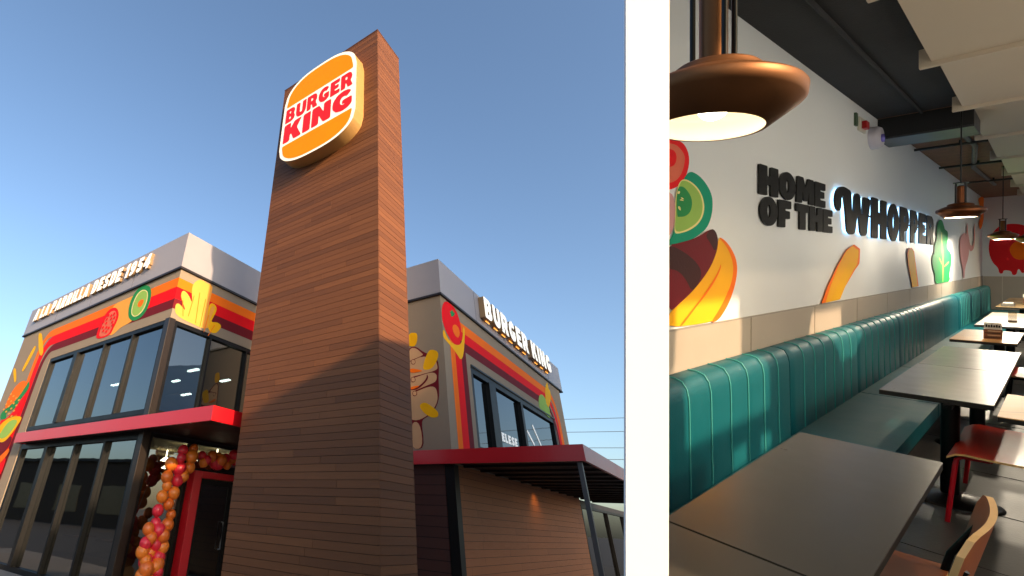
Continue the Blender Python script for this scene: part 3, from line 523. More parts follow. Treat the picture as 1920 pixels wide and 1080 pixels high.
# siding and timber on the ground floor under the right canopy
mb = MB(); mb.box((10.62, 5.0, .0), (10.82, 9.65, zc(1.265)), siding); part(mb, 'siding', bld)
mb = MB(); mb.box((10.60, 4.76, 0), (10.84, 4.98, zc(1.25)), black); part(mb, 'corner_post', bld)
mb = MB(); mb.box((10.86, 4.8, 0), (22.1, 4.98, zc(1.265)), wood2); part(mb, 'timber_wall', bld)
window('window', bld, FS, 22.2, 39.5, -1.6, 1.05, [27, 31, 35], glassG, black, .1)
mb = MB(); mb.box((39.5, 4.8, 0), (39.7, 12, zc(1.05)), siding); mb.box((22.2, 4.9, zc(1.06)), (39.7, 12, zc(1.25)), trim); mb.box((22.2, 12, 0), (39.7, 12.2, zc(1.2)), siding); part(mb, 'side_wing', bld)
# right face upper window
window('window', bld, FS, 12.26, 20.4, 1.72, 3.97, [(13.75, .5), (16.35, .2)], glassU, black, .16)
b = MB(); b.box((12.28, 4.775, zc(3.98)), (20.42, 4.80, zc(4.03)), black); part(b, 'window_head', bld)
# window writing
for (p, q) in (((16.9, 3.0), (17.5, 2.62)), ((17.6, 3.3), (18.7, 2.35)), ((19.0, 2.6), (19.25, 1.95)), ((16.75, 2.1), (17.9, 1.86)), ((16.55, 2.5), (16.7, 2.35))):
    dx, dz = q[0] - p[0], q[1] - p[1]; l = math.hypot(dx, dz); nx, nz = -dz / l * .05, dx / l * .05
    wv = MB(); wv.poly([round_loop([(p[0] + nx, p[1] + nz), (p[0] - nx, p[1] - nz), (q[0] - nx, q[1] - nz), (q[0] + nx, q[1] + nz)], .03)], None, -.078, FS, mat('window_vinyl', (235, 238, 235), .5, emit=.15, ecol=(235, 238, 235))); part(wv, 'window_drawing', bld)
wv = MB(); text(wv, 'ELESE', 14.35, 15.7, 2.3, 2.55, FS, None, -.078, MATS['window_vinyl']); part(wv, 'window_lettering', bld)

# painted mural: three colour bands that turn down at the ends, and the painted food
def band_mesh(P, name, par, segs):
    mb = MB()
    for col, loop in segs: mb.poly([loop], None, .003, P, PM[col])
    return part(mb, name, par)
mp = MB()
def Lb(z0, z1, u0, u1, col):        # left face band: along, then a rounded turn into a narrow leg
    P = FL; pts = [(-9.652, z1), (-9.652, z0)]
    R0, R1 = .5, .5
    pts = [(-9.655, z0), (-9.655, z1)] + [(-(u1 - .75) + -.75 * math.sin(t), z1 - .9 + .9 * math.cos(t)) for t in [i * PI / 2 / 8 for i in range(9)]] + [(-u1 - .15, 0.4), (-u0 - .15, 0.4)] + [(-(u0 - .45) - .45 * math.cos(t), z0 - .6 + .6 * math.sin(t)) for t in [i * PI / 2 / 8 for i in range(9)]]
    mp.poly([pts[::-1]], None, .003, P, PM[col])
Lb(5.00, 5.27, 17.45, 17.72, 'orange'); Lb(4.66, 5.00, 17.1, 17.45, 'red'); Lb(4.40, 4.66, 16.85, 17.1, 'maroon')
for z0, z1, col in ((4.99, 5.25, 'orange'), (4.68, 4.99, 'red'), (4.40, 4.68, 'maroon')):
    mp.poly([[(5.71, z0), (10.6, z0), (10.6, z1), (5.71, z1)]], None, .003, FR, PM[col])
def Sb(z0, z1, v0, v1, w0, w1, col):
    pts = [(v0, 1.3), (v0, z1 - .02), (v0 + .02, z1)] + [(w1 - 1.2 + 1.2 * math.sin(t), z1 - 1.3 + 1.3 * math.cos(t)) for t in [i * PI / 2 / 8 for i in range(9)]] + [(w1 + .1, 1.3), (w0 + .1, 1.3)] + [(w0 - .9 + .9 * math.cos(t), z0 - 1.0 + 1.0 * math.sin(t)) for t in [i * PI / 2 / 8 for i in range(9)]] + [(v1, z0), (v1, 1.3)]
    mp.poly([pts[::-1]], None, .003, FS, PM[col])
Sb(4.85, 5.13, 11.02, 11.30, 20.95, 21.3, 'orange'); Sb(4.56, 4.85, 11.30, 11.70, 20.65, 20.95, 'red'); Sb(4.29, 4.56, 11.70, 12.0, 20.45, 20.65, 'maroon')
mural = part(mp, 'painted_mural', bld)
def paint(face, P, par, flip, M=I4, w=0):
    k = 0
    for nm, col, pts in MURALS[face]:
        k += 1; l = [((-a if flip else a), b + w) for a, b in pts]
        l = round_loop(l, .3, 3) if 'fr' in nm or 'hand' in nm else smooth_loop(l, 2); m_ = MB(); m_.poly([l], None, (.004 + .0010 * k), P, PM[col]); part(m_, nm, par, M)
paint('L', FL, mural, True); paint('R', FR, mural, False); paint('N', FN, mural, True); paint('S', FS, mural, False)
# seeds of the painted tomato slice, gridding on the burger bun
tf = [p for n_, c_, p in MURALS['L'] if n_ == 'tomato_flesh'][0]; tu = sum(p[0] for p in tf) / len(tf); tz = sum(p[1] for p in tf) / len(tf)
for k in range(16):
    a = k * 2.4; r = .2 + .62 * (k / 16) ** .5
    sd = MB(); sd.poly([ell(-(tu + .50 * r * math.cos(a) - .0), tz + .36 * r * math.sin(a), .06, .045, 8)], None, .022, FL, PM['red']); part(sd, 'tomato_seed', mural)
for k in range(4):
    for j in range(4):
        sd = MB(); sd.poly([ell(-(17.75 + .32 * k + .05 * j), 2.92 - .17 * j + .1 * k, .09, .035, 8)], None, .026, FL, PM['gold']); part(sd, 'bun_highlight', mural)
for (a0, b0, a1, b1) in ((6.2, 4.35, 6.25, 4.95), (6.45, 4.25, 6.4, 5.1), (6.6, 4.2, 6.62, 5.0), (6.05, 4.3, 5.95, 4.7), (6.75, 4.1, 6.8, 4.6), (6.9, 4.05, 7.05, 4.4)):
    fl = MB(); fl.poly([[(a0 - .01, b0), (a0 + .01, b0), (a1 + .01, b1), (a1 - .01, b1)]], None, .012, FR, PM['orange']); part(fl, 'fry_outline', mural)

# raised lettering on the parapet
W5 = ['A', 'LA', 'PARRILLA', 'DESDE', '1954']; gp, spc = 1.5, 5.4
wl5 = [sum(G[c][0] for c in q_) + gp * (len(q_) - 1) for q_ in W5]; k5 = 7.8 / (sum(wl5) + spc * 4); x5 = -18.95
for q_, l5 in zip(W5, wl5):
    tx = MB(); text(tx, q_, x5, x5 + l5 * k5, 5.95, 6.42, FL, .03, .13, white_led, gold_side, gap=gp, slant=.14); part(tx, 'raised_lettering', bld); x5 += (l5 + spc) * k5
tx = MB(); text(tx, 'BURGER', 13.35, 17.55, 5.80, 6.52, FS, .045, .22, white_led, gold_side, gap=1.3); part(tx, 'raised_lettering', bld)
tx = MB(); text(tx, 'KING', 17.95, 20.45, 5.80, 6.52, FS, .045, .22, white_led, gold_side, gap=1.3); part(tx, 'raised_lettering', bld)
tx = MB(); led = emis('amber_under_light', (255, 170, 70), .7)
for k in range(10):
    if k == 6: continue
    a = 13.6 + k * .7; tx.box((a, 4.67, zc(5.765)), (a + .3, 4.70, zc(5.78)), led)
part(tx, 'letter_light', bld)
# added spot under right canopy, makes the orange glow on the timber wall
dl = bpy.data.lights.new('added_glow_spot', 'SPOT'); dl.energy = 8; dl.color = (1, .5, .15); dl.spot_size = 2.3; dl.spot_blend = .8; dl.shadow_soft_size = .05
do = bpy.data.objects.new('added_canopy_glow', dl); COL.objects.link(do); do.parent = bld; do.matrix_parent_inverse = WM[bld.name].inverted(); do.matrix_basis = Matrix.Translation((16.3, 4.5, zc(1.2)))

# ------------------------------------------------------------------ timber tower with the illuminated sign
tw = root('sign_tower', 'tall tower clad in brown horizontal timber boards carrying the illuminated burger sign', 'tower', (6.32, 5.19, 0))
mb = MB(); mb.box((5.86, 3.731, 0), (6.786, 6.655, zc(10.17)), mat('board_backing', (26, 18, 14), .9)); part(mb, 'frame', tw)
mb = MB(); bw_ = board_wood('tower_boards', [(88, 54, 30), (106, 64, 35), (118, 72, 39), (134, 84, 48)]); R7 = random.Random(5); hb_ = .1105; nrow = int(zc(10.188) / hb_) + 1
for k in range(nrow):
    z0, z1 = k * hb_ + .003, min((k + 1) * hb_ - .003, zc(10.188))
    if z1 - z0 < .02: continue
    for fc in range(4):
        a0, a1 = (3.709, 6.677) if fc in (0, 2) else (5.861, 6.785); cuts = [a0]; c_ = a0 + R7.uniform(.5, 2.6)
        while c_ < a1 - .35: cuts.append(c_); c_ += R7.uniform(1.6, 2.9)
        cuts.append(a1)
        for p0, p1 in zip(cuts, cuts[1:]):
            e = R7.uniform(-.0015, .0015); g_ = .0022
            if fc == 0: mb.box((5.837 + e, p0 + g_ * (p0 > a0), z0), (5.8585, p1 - g_ * (p1 < a1), z1), bw_)
            elif fc == 2: mb.box((6.7875, p0 + g_ * (p0 > a0), z0), (6.809 + e, p1 - g_ * (p1 < a1), z1), bw_)
            elif fc == 1: mb.box((p0 + g_ * (p0 > a0), 3.708 + e, z0), (p1 - g_ * (p1 < a1), 3.7295, z1), bw_)
            else: mb.box((p0 + g_ * (p0 > a0), 6.6565, z0), (p1 - g_ * (p1 < a1), 6.678 + e, z1), bw_)
part(mb, 'timber_cladding', tw)
mb = MB(); mb.box((5.829, 3.70, zc(10.19)), (6.817, 6.686, zc(10.215)), mat('coping', (96, 62, 44), .5)); part(mb, 'coping', tw)
def bun(cx, hw, zb_, zt, arc, n=40, lo=False, corner=.0, p=2.7):
    pts = []
    for i in range(n + 1):
        s = -1 + 2 * i / n; pts.append((cx + hw * s, (zt + arc * (1 - abs(s) ** p) ** (1 / 2.2)) if not lo else (zb_ - arc * (1 - abs(s) ** p) ** (1 / 2.2))))
    return pts
cx = -5.735; hw = 1.215
top = bun(cx, hw, 0, 10.02, .86); bot = bun(cx, hw, 8.42, 0, .66, lo=True)
out = top[::-1] + bot
sc = MB(); cream = mat('sign_face', (240, 230, 208), .45, emit=.22, ecol=(255, 244, 220)); cside = mat('sign_return', (186, 146, 88), .4, coat=.2)
sc.poly([round_loop(dedupe(out)[::-1], .03)], .0, .30, FT, cream, cside)
sg = part(sc, 'illuminated_sign', tw)
orangeS = mat('sign_orange', (240, 124, 0), .45, emit=.16, ecol=(255, 140, 0), spec=.1); redS = mat('sign_red', (214, 14, 12), .45, emit=.15, ecol=(235, 20, 14))
h2 = hw - .10
tb = bun(cx, h2, 0, 10.0, .80)[::-1]; tb = [(a, max(b, 9.98)) for a, b in tb] + [(cx - h2, 9.90)] + [(cx + h2, 9.90)]
s1 = MB(); s1.poly([round_loop(dedupe(tb), .05)], None, .305, FT, orangeS); part(s1, 'sign_bun_top', sg)
lb = bun(cx, h2, 8.42, 0, .60, lo=True) + [(cx + h2, 8.50), (cx - h2, 8.50)]
s1 = MB(); s1.poly([round_loop(dedupe(lb), .05)], None, .305, FT, orangeS); part(s1, 'sign_bun_bottom', sg)
s1 = MB(); text(s1, 'BURGER', cx - h2 + .0, cx + h2 - .0, 9.30, 9.82, FT, None, .306, redS, gap=.7, rnd=.8)
text(s1, 'KING', cx - h2 + .0, cx + h2 - .0, 8.58, 9.24, FT, None, .306, redS, gap=.6, rnd=.8); part(s1, 'sign_lettering', sg)

# ------------------------------------------------------------------ balloons
bal = root('balloon_garland', 'garland of orange and red balloons climbing beside the red door and across under the canopy', 'balloon garland', (6.2, 9.25, .12))
balO = mat('orange_balloon', (238, 128, 40), .36, 0, .05, 3, spec=.5, coat=.2); balR = mat('red_balloon', (226, 44, 62), .36, 0, .05, 3, spec=.5, coat=.2); balO2 = mat('deep_orange_balloon', (226, 110, 34), .36, 0, .05, 3, spec=.5, coat=.2)
BALL = [(6.55,9.31,2.87,'r'),(6.83,9.31,2.94,'o'),(6.73,9.19,2.76,'o'),(6.46,9.19,2.7,'r'),(6.31,9.3,2.56,'o'),(6.78,9.28,2.54,'o'),(6.52,9.27,2.49,'r'),(6.63,9.22,2.34,'o'),(6.24,9.26,2.3,'o'),(6.51,9.26,2.25,'r'),(6.28,9.26,2.13,'o'),(6.44,9.2,2.0,'o'),(6.2,9.24,1.92,'o'),(6.39,9.24,1.79,'o'),(6.19,9.28,1.66,'r'),(6.55,9.32,1.6,'o'),(6.22,9.31,1.43,'r'),(6.47,9.26,1.41,'o'),(6.03,9.24,1.33,'o'),(6.26,9.22,1.31,'r'),(6.1,9.19,1.18,'o'),(6.36,9.18,1.22,'o'),(6.27,9.25,1.06,'r'),(6.02,9.22,1.08,'r'),(6.43,9.23,1.02,'o'),(6.22,9.3,0.92,'o'),(6.0,9.25,0.94,'o'),(6.39,9.26,0.84,'r'),(6.09,9.21,0.79,'o'),(6.32,9.18,0.7,'o'),(7.19,9.33,2.69,'o'),(7.24,9.3,2.74,'r'),(7.41,9.35,2.84,'o'),(7.58,9.42,2.73,'r'),(7.67,9.37,2.71,'r'),(7.68,9.31,2.79,'o'),(7.87,9.41,2.85,'r'),(7.94,9.39,2.72,'o'),(8.06,9.38,2.86,'o'),(8.2,9.41,2.84,'r'),(7.16,9.39,2.83,'r'),(7.63,9.39,2.86,'o'),(8.05,9.33,2.96,'r'),(8.38,9.42,2.9,'o'),(8.54,9.41,2.86,'r')]
BALL += [(6.12 + .24 * (k % 2) + .05 * math.sin(k * 3), 9.2 + .05 * math.cos(k * 5), .78 - .06 * k, 'rooroorooo'[k]) for k in range(9)]
for x, y, z, c in BALL:
    r = random.uniform(.10, .145); m_ = MB(); mm = balR if c == 'r' else random.choice((balO, balO, balO2))
    tl = Vector((random.uniform(-.5, .5), random.uniform(-.3, .3), -1)).normalized(); q = Vector((0, 0, -1)).rotation_difference(tl)
    prof = [(max(.001, r * math.sin(PI * i / 18) * (1 - .08 * (1 if i < 5 else 0))), -r * 1.08 * math.cos(PI * i / 18)) for i in range(19)]
    m_.lathe([(.001, -r * 1.16), (.014, -r * 1.15), (.008, -r * 1.08)] + prof[1:], mm, n=24)
    m_.v = [tuple(Vector((x, y, z)) + q @ Vector(v)) for v in m_.v]; part(m_, 'balloon', bal)
st = MB(); st.tube([(6.1, 9.32, .12), (6.15, 9.32, 1.0), (6.35, 9.32, 2.0), (6.6, 9.35, 2.8), (7.2, 9.4, 2.9), (8.6, 9.45, 2.85)], .008, mat('garland_string', (200, 190, 180), .6), 6); part(st, 'string', bal)

# ------------------------------------------------------------------ power lines far behind, building across the street
wire = mat('wire', (70, 72, 78), .6)
for i, (x, z, lab) in enumerate(((0, 30.0, 'highest of the thin power lines crossing the sky right of the restaurant'), (0, 26.6, 'second highest power line crossing the sky right of the restaurant'), (0, 22.6, 'third power line from the top right of the restaurant'), (0, 19.8, 'lowest power line just above the red canopy'))):
    pts = []
    for k in range(25):
        t = k / 24; pts.append((138 + 22 * t + x, 60 - 120 * t, z + 0.2 - 6.0 * t * (1 - t) * .6))
    m_ = MB(); m_.tube(pts, .07, wire, 6); solo(m_, 'power_line', lab, 'power line', group='power lines behind the restaurant')
nb = root('neighbouring_building', 'low dark shop row across the street, mirrored in the ground floor glass', 'building', (-16, 25, 0))
m_ = MB(); R_ = Matrix.Translation((-16, 22, 0)) @ Matrix.Rotation(math.radians(-12), 4, 'Z')
m_.box((-4, -14, 0), (0, 50, 5.2), mat('neighbour_wall', (58, 52, 46), .9)); part(m_, 'wall', nb, R_)
m_ = MB(); m_.box((-4.2, -14.2, 5.2), (.3, 50.2, 5.45), trim); part(m_, 'roof', nb, R_)
m_ = MB()
for k in range(10): m_.box((0, -11 + k * 6, 1), (.05, -8 + k * 6, 3.2), mat('neighbour_window', (120, 104, 74), .3))
part(m_, 'window', nb, R_)

ob = root('shade_block', 'tall plain block added out of view behind the viewer to shade the far wing', 'building', (11, -24, 0))  # unseen block, added to throw shade on the right wing
m_ = MB(); m_.box((3.3, -30, 0), (14.6, -20, 20), mat('shade_block_wall', (150, 140, 128), .85, bump=.2)); part(m_, 'wall', ob)
m_ = MB(); m_.box((3.1, -30.2, 20), (14.8, -19.8, 20.3), grey); part(m_, 'roof', ob)
for i in range(3):
    for j in range(5):
        m_ = MB(); m_.box((4.6 + i * 3.9, -20.0, 1.6 + j * 3.5), (6.6 + i * 3.9, -19.95, 3.4 + j * 3.5), glassG); part(m_, 'window', ob)

# ================================================================== DINING ROOM (own axes: x along the mural wall, y towards it, z up from its floor)
ax, ay, az = Vector((0.8803, -0.3629, 0.3056)), Vector((0.2383, 0.8952, 0.3767)), Vector((-0.4103, -0.2587, 0.8745))
ax.normalize(); ay = (ay - ax * ay.dot(ax)).normalized(); az = ax.cross(ay)
H = 1.68; o_ = Vector((0, 0, EYE)) - az * H
MR = Matrix(((ax.x, ay.x, az.x, o_.x), (ax.y, ay.y, az.y, o_.y), (ax.z, ay.z, az.z, o_.z), (0, 0, 0, 1)))
SR = MR.to_3x3().inverted() @ TO_SUN          # direction to the sun in room axes
WY, XE, CZ = 1.35, 24.2, 3.597                 # mural wall, far wall, ceiling height
def FW(a, b, d): return (a, WY - d, b + H)
def FB(a, b, d): return (XE - d, -a, b + H)
def rroot(name, label, cat, base, group=None, rz=0): return root(name, label, cat, base, MR, group)
def rpart(mb, name, parent, bevel=0., label=None): return part(mb, name, parent, MR, bevel, label)
def rsolo(mb, name, label=None, cat=None, group=None, kind=None, bevel=0.): return solo(mb, name, label, cat, MR, group, kind, bevel)
white = mat('white_wall_paint', (222, 226, 228), .55, 0, .02, .8, bump=.06)
whiteo = mat('white_post_paint', (244, 244, 242), .6, 0, .01, 1)
tile = mat('dado_tile', (176, 166, 152), .45, 0, .05, 2.2, bump=.05)
grout = mat('tile_grout', (206, 200, 188), .8)
floorm = mat('concrete_floor', (62, 60, 57), .38, 0, .12, 2.0, bump=.1)
blk = mat('black_ceiling', (25, 25, 27), .75, 0, .2, 3, bump=.4)
blkg = mat('black_duct', (26, 27, 29), .4, .1, .1, 2)
osb = mat('brown_board', (124, 88, 66), .8, 0, .3, 5, bump=.6)
beigep = mat('beige_panel', (196, 182, 162), .7, 0, .02, 1)
teal = mat('teal_leather', (5, 90, 100), .46, 0, .06, 4, bump=.12, spec=.35)
teals = mat('teal_piping', (70, 160, 156), .45)
darkp = mat('bench_plinth', (22, 22, 22), .6)
ttop = mat('charcoal_table_top', (60, 55, 46), .30, 0, .08, 7, spec=.45, rvar=.06)
tedge = mat('table_edge', (26, 24, 23), .5)
oak = planks('oak_table_top', [(190, 134, 76), (210, 156, 94), (200, 146, 84)], .5, 1.1, .0, .35, grain=.8)
pale = mat('pale_table_top', (206, 188, 164), .35, 0, .04, 2)
sand = mat('sand_table_top', (176, 150, 110), .4, 0, .04, 2)
iron = mat('black_iron', (18, 18, 19), .32, .5, .1, 4)
redseat = mat('red_plywood', (176, 40, 24), .38, 0, .05, 3, coat=.2)
redleg = mat('red_steel', (196, 14, 34), .3, .1)
ply = mat('plywood_edge', (222, 176, 112), .55, 0, .1, 8)
brownply = mat('walnut_ply', (150, 84, 48), .4, 0, .1, 3)

# shell
m_ = MB(); m_.poly([[(.9, -1.3), (XE, -1.3), (XE, WY), (3.06, WY), (.9, .385)]], -.25, 0, lambda a, b, d: (a, b, d), floorm)
# tile joints
for k in range(24): m_.box((1.4 + k, -1.29, .0), (1.406 + k, WY - .01, .002), tedge) if 1.4 + k > 3.1 else None
rsolo(m_, 'floor', kind='structure')
m_ = MB(); m_.poly([[(.9, -1.3), (9.6, -1.3), (9.6, WY), (3.06, WY), (.9, .385)]], CZ, CZ + .05, lambda a, b, d: (a, b, d), blk)
m_.poly([[(9.6, -1.3), (XE, -1.3), (XE, WY), (9.6, WY)]], CZ, CZ + .05, lambda a, b, d: (a, b, d), osb)
rsolo(m_, 'ceiling', kind='structure')
mw = rroot('mural_wall', 'white dining room wall with painted burger, fries and lettuce and black lettering', 'wall', (12, WY, 0))
m_ = MB(); m_.poly([[(3.08, WY), (XE, WY), (XE, WY + .1), (3.35, WY + .1)]], 0, CZ, lambda a, b, d: (a, b, d), white); rpart(m_, 'wall_surface', mw)
m_ = MB(); x = 3.09
m_.box((3.09, WY - .006, .0), (XE, WY - .0, H - .432), grout)
xs = [3.2 - 1.86 + 1.78 * k for k in range(1, 14)]
for a, b in zip([3.09] + xs, xs + [XE - .03]):
    if b > a + .02: m_.box((a + .012, WY - .014, .0), (b - .012, WY - .006, H - .435), tile)
rpart(m_, 'tile_dado', mw)
mp = MB(); mp.box((3.09, WY - .016, H - .434), (XE, WY - .001, H - .424), mat('dado_cap', (150, 144, 134), .5)); rpart(mp, 'dado_cap', mw)
pt = MB(); pt.poly([[(8.5, .4), (8.52, .4), (8.52, .42), (8.5, .42)]], None, .0025, FW, white)
mur = rpart(pt, 'painted_mural', mw)
def paint2(face, P, flip):
    k = 0
    for nm, col, pts in MURALS[face]:
        k += 1; l = [((-a if flip else a), b) for a, b in pts]; l = round_loop(l, .03, 2) if 'fry' in nm else smooth_loop(l, 2)
        l = [(max(3.09, a) if face == 'W' else a, max(-.42, b)) for a, b in l]
        l = dedupe(l)
        if len(l) < 3: continue
        if nm == 'painted_fry':
            cu_, cz_ = sum(a for a, b in l) / len(l), sum(b for a, b in l) / len(l)
            q = MB(); q.poly([[(cu_ + (a - cu_) * .84, max(-.418, cz_ + (b - cz_) * (.93 if b > cz_ else 1.0))) for a, b in l]], None, .0032 + .0005 * k, P, PM['bun']); rpart(q, 'fry_side', mur)
        q = MB(); q.poly([l], None, (.003 + .0005 * k), P, PM[col]); rpart(q, nm, mur if face == 'W' else mur2)
bw = rroot('end_wall', 'white far end wall of the dining room with a dripping red ketchup painting', 'wall', (XE, 0, 0))
m_ = MB(); m_.box((XE, -1.3, 0), (XE + .1, WY + .1, CZ), white); rpart(m_, 'wall_surface', bw)
m_ = MB(); m_.box((XE - .014, -1.28, 0), (XE, WY - .02, H - .432), tile)
for c in (-.8, -.35, .1, .55, 1.0): m_.box((XE - .016, c, 0), (XE - .014, c + .012, H - .433), grout)
rpart(m_, 'tile_dado', bw)
pt = MB(); pt.poly([[(.5, .9), (.51, .9), (.51, .91), (.5, .91)]], None, .0025, FB, white); mur2 = rpart(pt, 'painted_mural', bw)
paint2('W', FW, False); paint2('B', FB, True)

# black raised lettering, the big word lit from behind
lt = mat('black_letter', (12, 12, 12), .7, 0, .1, 6, spec=.12); ls = mat('black_letter_side', (14, 13, 13), .5)
q = MB(); text(q, 'HOME', 5.08, 7.04, .578, .82, FW, .004, .016, lt, ls, gap=.75, rnd=.45, fat=.12); text(q, 'OF THE', 5.10, 7.32, .325, .562, FW, .004, .016, lt, ls, gap=.75, rnd=.45, space=1.6, fat=.12)
rpart(q, 'wall_lettering', mw, label='black lettering in two rows')
bx = [('~', 7.30, 9.0), ('H', 9.08, 9.98), ('O', 10.10, 10.86), ('P', 10.98, 11.70), ('P', 11.84, 12.50), ('E', 12.64, 13.32), ('R', 13.46, 14.25)]
q = MB()
for c, a, b in bx: text(q, c, a, b, .325 if c != 'O' else .315, .83, FW, .024, .038, lt, ls, rnd=.6, fat=.15)
for i in range(6): q.poly([[(bx[i][2] - .12, .575), (bx[i + 1][1] + .12, .575), (bx[i + 1][1] + .12, .595), (bx[i][2] - .12, .595)]], .026, .036, FW, lt)
wl = rpart(q, 'backlit_lettering', mw, label='larger backlit black word')
q = MB(); ledw = emis('cool_led', (165, 218, 255), 1.5)
for c, a, b in bx: text(q, c, a + .02, b - .02, .335, .822, FW, .010, .023, ledw, None, rnd=.6, fat=.1)
rpart(q, 'led_backlight', wl)

# white post added in the gap between views, turned sunward; return wall behind
dr = Vector((1.127, .4797)).normalized(); nr = Vector((-dr.y, dr.x))
def along(s, o): return (dr.x * s + nr.x * o, dr.y * s + nr.y * o)
zf = lambda z: z * 1.2249                       # metres along the line for a depth z
ctr = along(zf(.88), 0); th = math.radians(-26); ca, sa = math.cos(th), math.sin(th)
td = Vector((nr.x * ca + dr.x * sa, nr.y * ca + dr.y * sa)); tn = Vector((-td.y, td.x)); hwd = .0372
m_ = MB(); m_.poly([[(ctr[0] + td.x * p_ * hwd + tn.x * q_ * .004, ctr[1] + td.y * p_ * hwd + tn.y * q_ * .004) for p_, q_ in ((-1, -1), (1, -1), (1, 1), (-1, 1))]], -.25, CZ + .16, lambda a, b, d: (a, b, d), whiteo)
rsolo(m_, 'gap_filler_post', 'slim square white post added in the gap between the restaurant front and the dining room', 'post', bevel=.0)
m_ = MB(); s0, s1 = zf(2.02), zf(2.80)
m_.poly([[along(s0, -.05), along(s1, -.05), along(s1, .05), along(s0, .05)]], 0, CZ, lambda a, b, d: (a, b, d), whiteo)
rsolo(m_, 'return_wall', 'short white return wall at the near end of the mural wall, behind the post', 'wall')

# unseen room side: added translucent sheet, gaps shaped to throw the sun patches
def hole(x0, x1, u0, u1, yt=1.19):
    t = (-1.3 - yt) / SR.y; return (x0 + SR.x * t, x1 + SR.x * t, u0 + H + SR.z * t, u1 + H + SR.z * t)
holes = [hole(3.25, 4.72, -1.10, -.16), hole(6.5, 7.75, -.98, -.40), hole(3.98, 4.22, -1.40, -1.27), hole(4.5, 4.72, -1.40, -1.28), hole(5.5, 6.0, -1.40, -1.22, .95), hole(6.2, 6.5, -1.40, -1.2, .8), hole(11.9, 12.15, -1.35, -1.1), hole(13.6, 14.2, -1.4, -1.15), hole(9.7, 9.95, -1.4, -1.25)]
hole2 = []
bl = rroot('light_diffuser', 'pale translucent sheet added along the unseen side of the dining room to soften the sun', 'diffuser', (12, -1.3, 0))
bm = bpy.data.materials.new('diffuser_sheet'); bm.use_nodes = True; n_ = bm.node_tree; pp = n_.nodes['Principled BSDF']
pp.inputs['Base Color'].default_value = (.80, .80, .80, 1); pp.inputs['Roughness'].default_value = .9
tr_ = n_.nodes.new('ShaderNodeBsdfTranslucent'); tr_.inputs[0].default_value = (.70, .84, 1.0, 1); mxs = n_.nodes.new('ShaderNodeMixShader'); mxs.inputs[0].default_value = .85
n_.links.new(pp.outputs[0], mxs.inputs[1]); n_.links.new(tr_.outputs[0], mxs.inputs[2]); tp_ = n_.nodes.new('ShaderNodeBsdfTransparent'); mx2 = n_.nodes.new('ShaderNodeMixShader'); mx2.inputs[0].default_value = .09
n_.links.new(mxs.outputs[0], mx2.inputs[1]); n_.links.new(tp_.outputs[0], mx2.inputs[2]); n_.links.new(mx2.outputs[0], n_.nodes['Material Output'].inputs[0])
m_ = MB(); loops = [[(2.15, 1.35), (XE, 1.35), (XE, CZ - .02), (2.15, CZ - .02)]]
for i, (a, b, c, d) in enumerate(holes):
    if i == 0: # person-sized notch in the light: corner cut
        loops.append([(a, c), (b, c), (b, d), (a + .35, d), (a + .3, d - .42), (a, d - .6)])
    elif i == 1: loops.append(round_loop([(a + .3, c), (b - .25, c), (b - .2, c + .12), (b, c + .14), (b, d), (a + .1, d), (a, d - .25)], .06))
    else: loops.append([(a, c), (b, c), (b, d), (a, d)])
loops.append([(20.2, 1.7), (23.9, 1.7), (23.9, 3.45), (20.2, 3.45)])
m_.poly(loops, None, 0, lambda a, b, d: (a, -1.3, b), bm); rpart(m_, 'diffuser_sheet', bl)
m_ = MB(); m_.box((2.15, -1.42, 0), (XE, -1.3, 1.34), mat('low_wall', (60, 54, 48), .7)); rsolo(m_, 'light_block_wall', 'low dark wall added out of view under the translucent sheet to block light', 'wall')  # opaque lower strip, added to keep light off bench and floor
m_ = MB(); m_.tube([(2.1, -1.33, CZ - .02), (XE, -1.33, CZ - .02)], .03, white); rpart(m_, 'diffuser_roller', bl)

# ceiling: beige baffle panels, black duct, conduit, rods
xp = [1.0, 2.9, 4.75, 6.80, 9.05, 11.45, 13.95, 16.6, 19.3, 22.0]
ordn = ['first', 'second', 'third', 'fourth', 'fifth', 'sixth', 'seventh', 'eighth', 'ninth']
for i in range(9):
    a, b = xp[i], xp[i + 1]; cl = .64 if a > 2.6 else .30
    rt = rroot('ceiling_panel', 'beige hanging ceiling panel, %s of the row counted from the open end' % ordn[i], 'ceiling panel', (a, -.3, CZ - .1), group='beige ceiling panels above the tables')
    m_ = MB(); y0, y1 = -1.25, cl
    za, zb_ = CZ - .03, CZ - .13
    m_.add([(a + .03, y0, za), (b - .06, y0, zb_), (b - .06, y1, zb_), (a + .03, y1, za), (a + .03, y0, za - .02), (b - .06, y0, zb_ - .02), (b - .06, y1, zb_ - .02), (a + .03, y1, za - .02)],
           [(0, 1, 2, 3), (7, 6, 5, 4), (0, 4, 5, 1), (1, 5, 6, 2), (2, 6, 7, 3), (3, 7, 4, 0)], beigep)
    rpart(m_, 'board', rt)
    m_ = MB(); m_.box((b - .06, y0, CZ - .19), (b, y1 + .07, CZ - .02), beigep); rpart(m_, 'lip', rt, bevel=.006)
m_ = MB(); m_.box((9.62, .60, 1.635 + H), (10.35, WY - .002, CZ - .002), blkg)
m_.box((9.61, .60, 1.635 + H), (9.62, WY - .002, 1.66 + H), mat('duct_edge', (60, 62, 66), .4, .4))
rsolo(m_, 'ceiling_duct', 'black box duct crossing under the ceiling beside the round white sounder', 'duct', bevel=.006)
m_ = MB(); m_.tube([(3.2, .985, CZ - .03), (9.58, .985, CZ - .02)], .016, blk, 8); rsolo(m_, 'conduit', 'black conduit running along the black ceiling above the wall lettering', 'conduit')
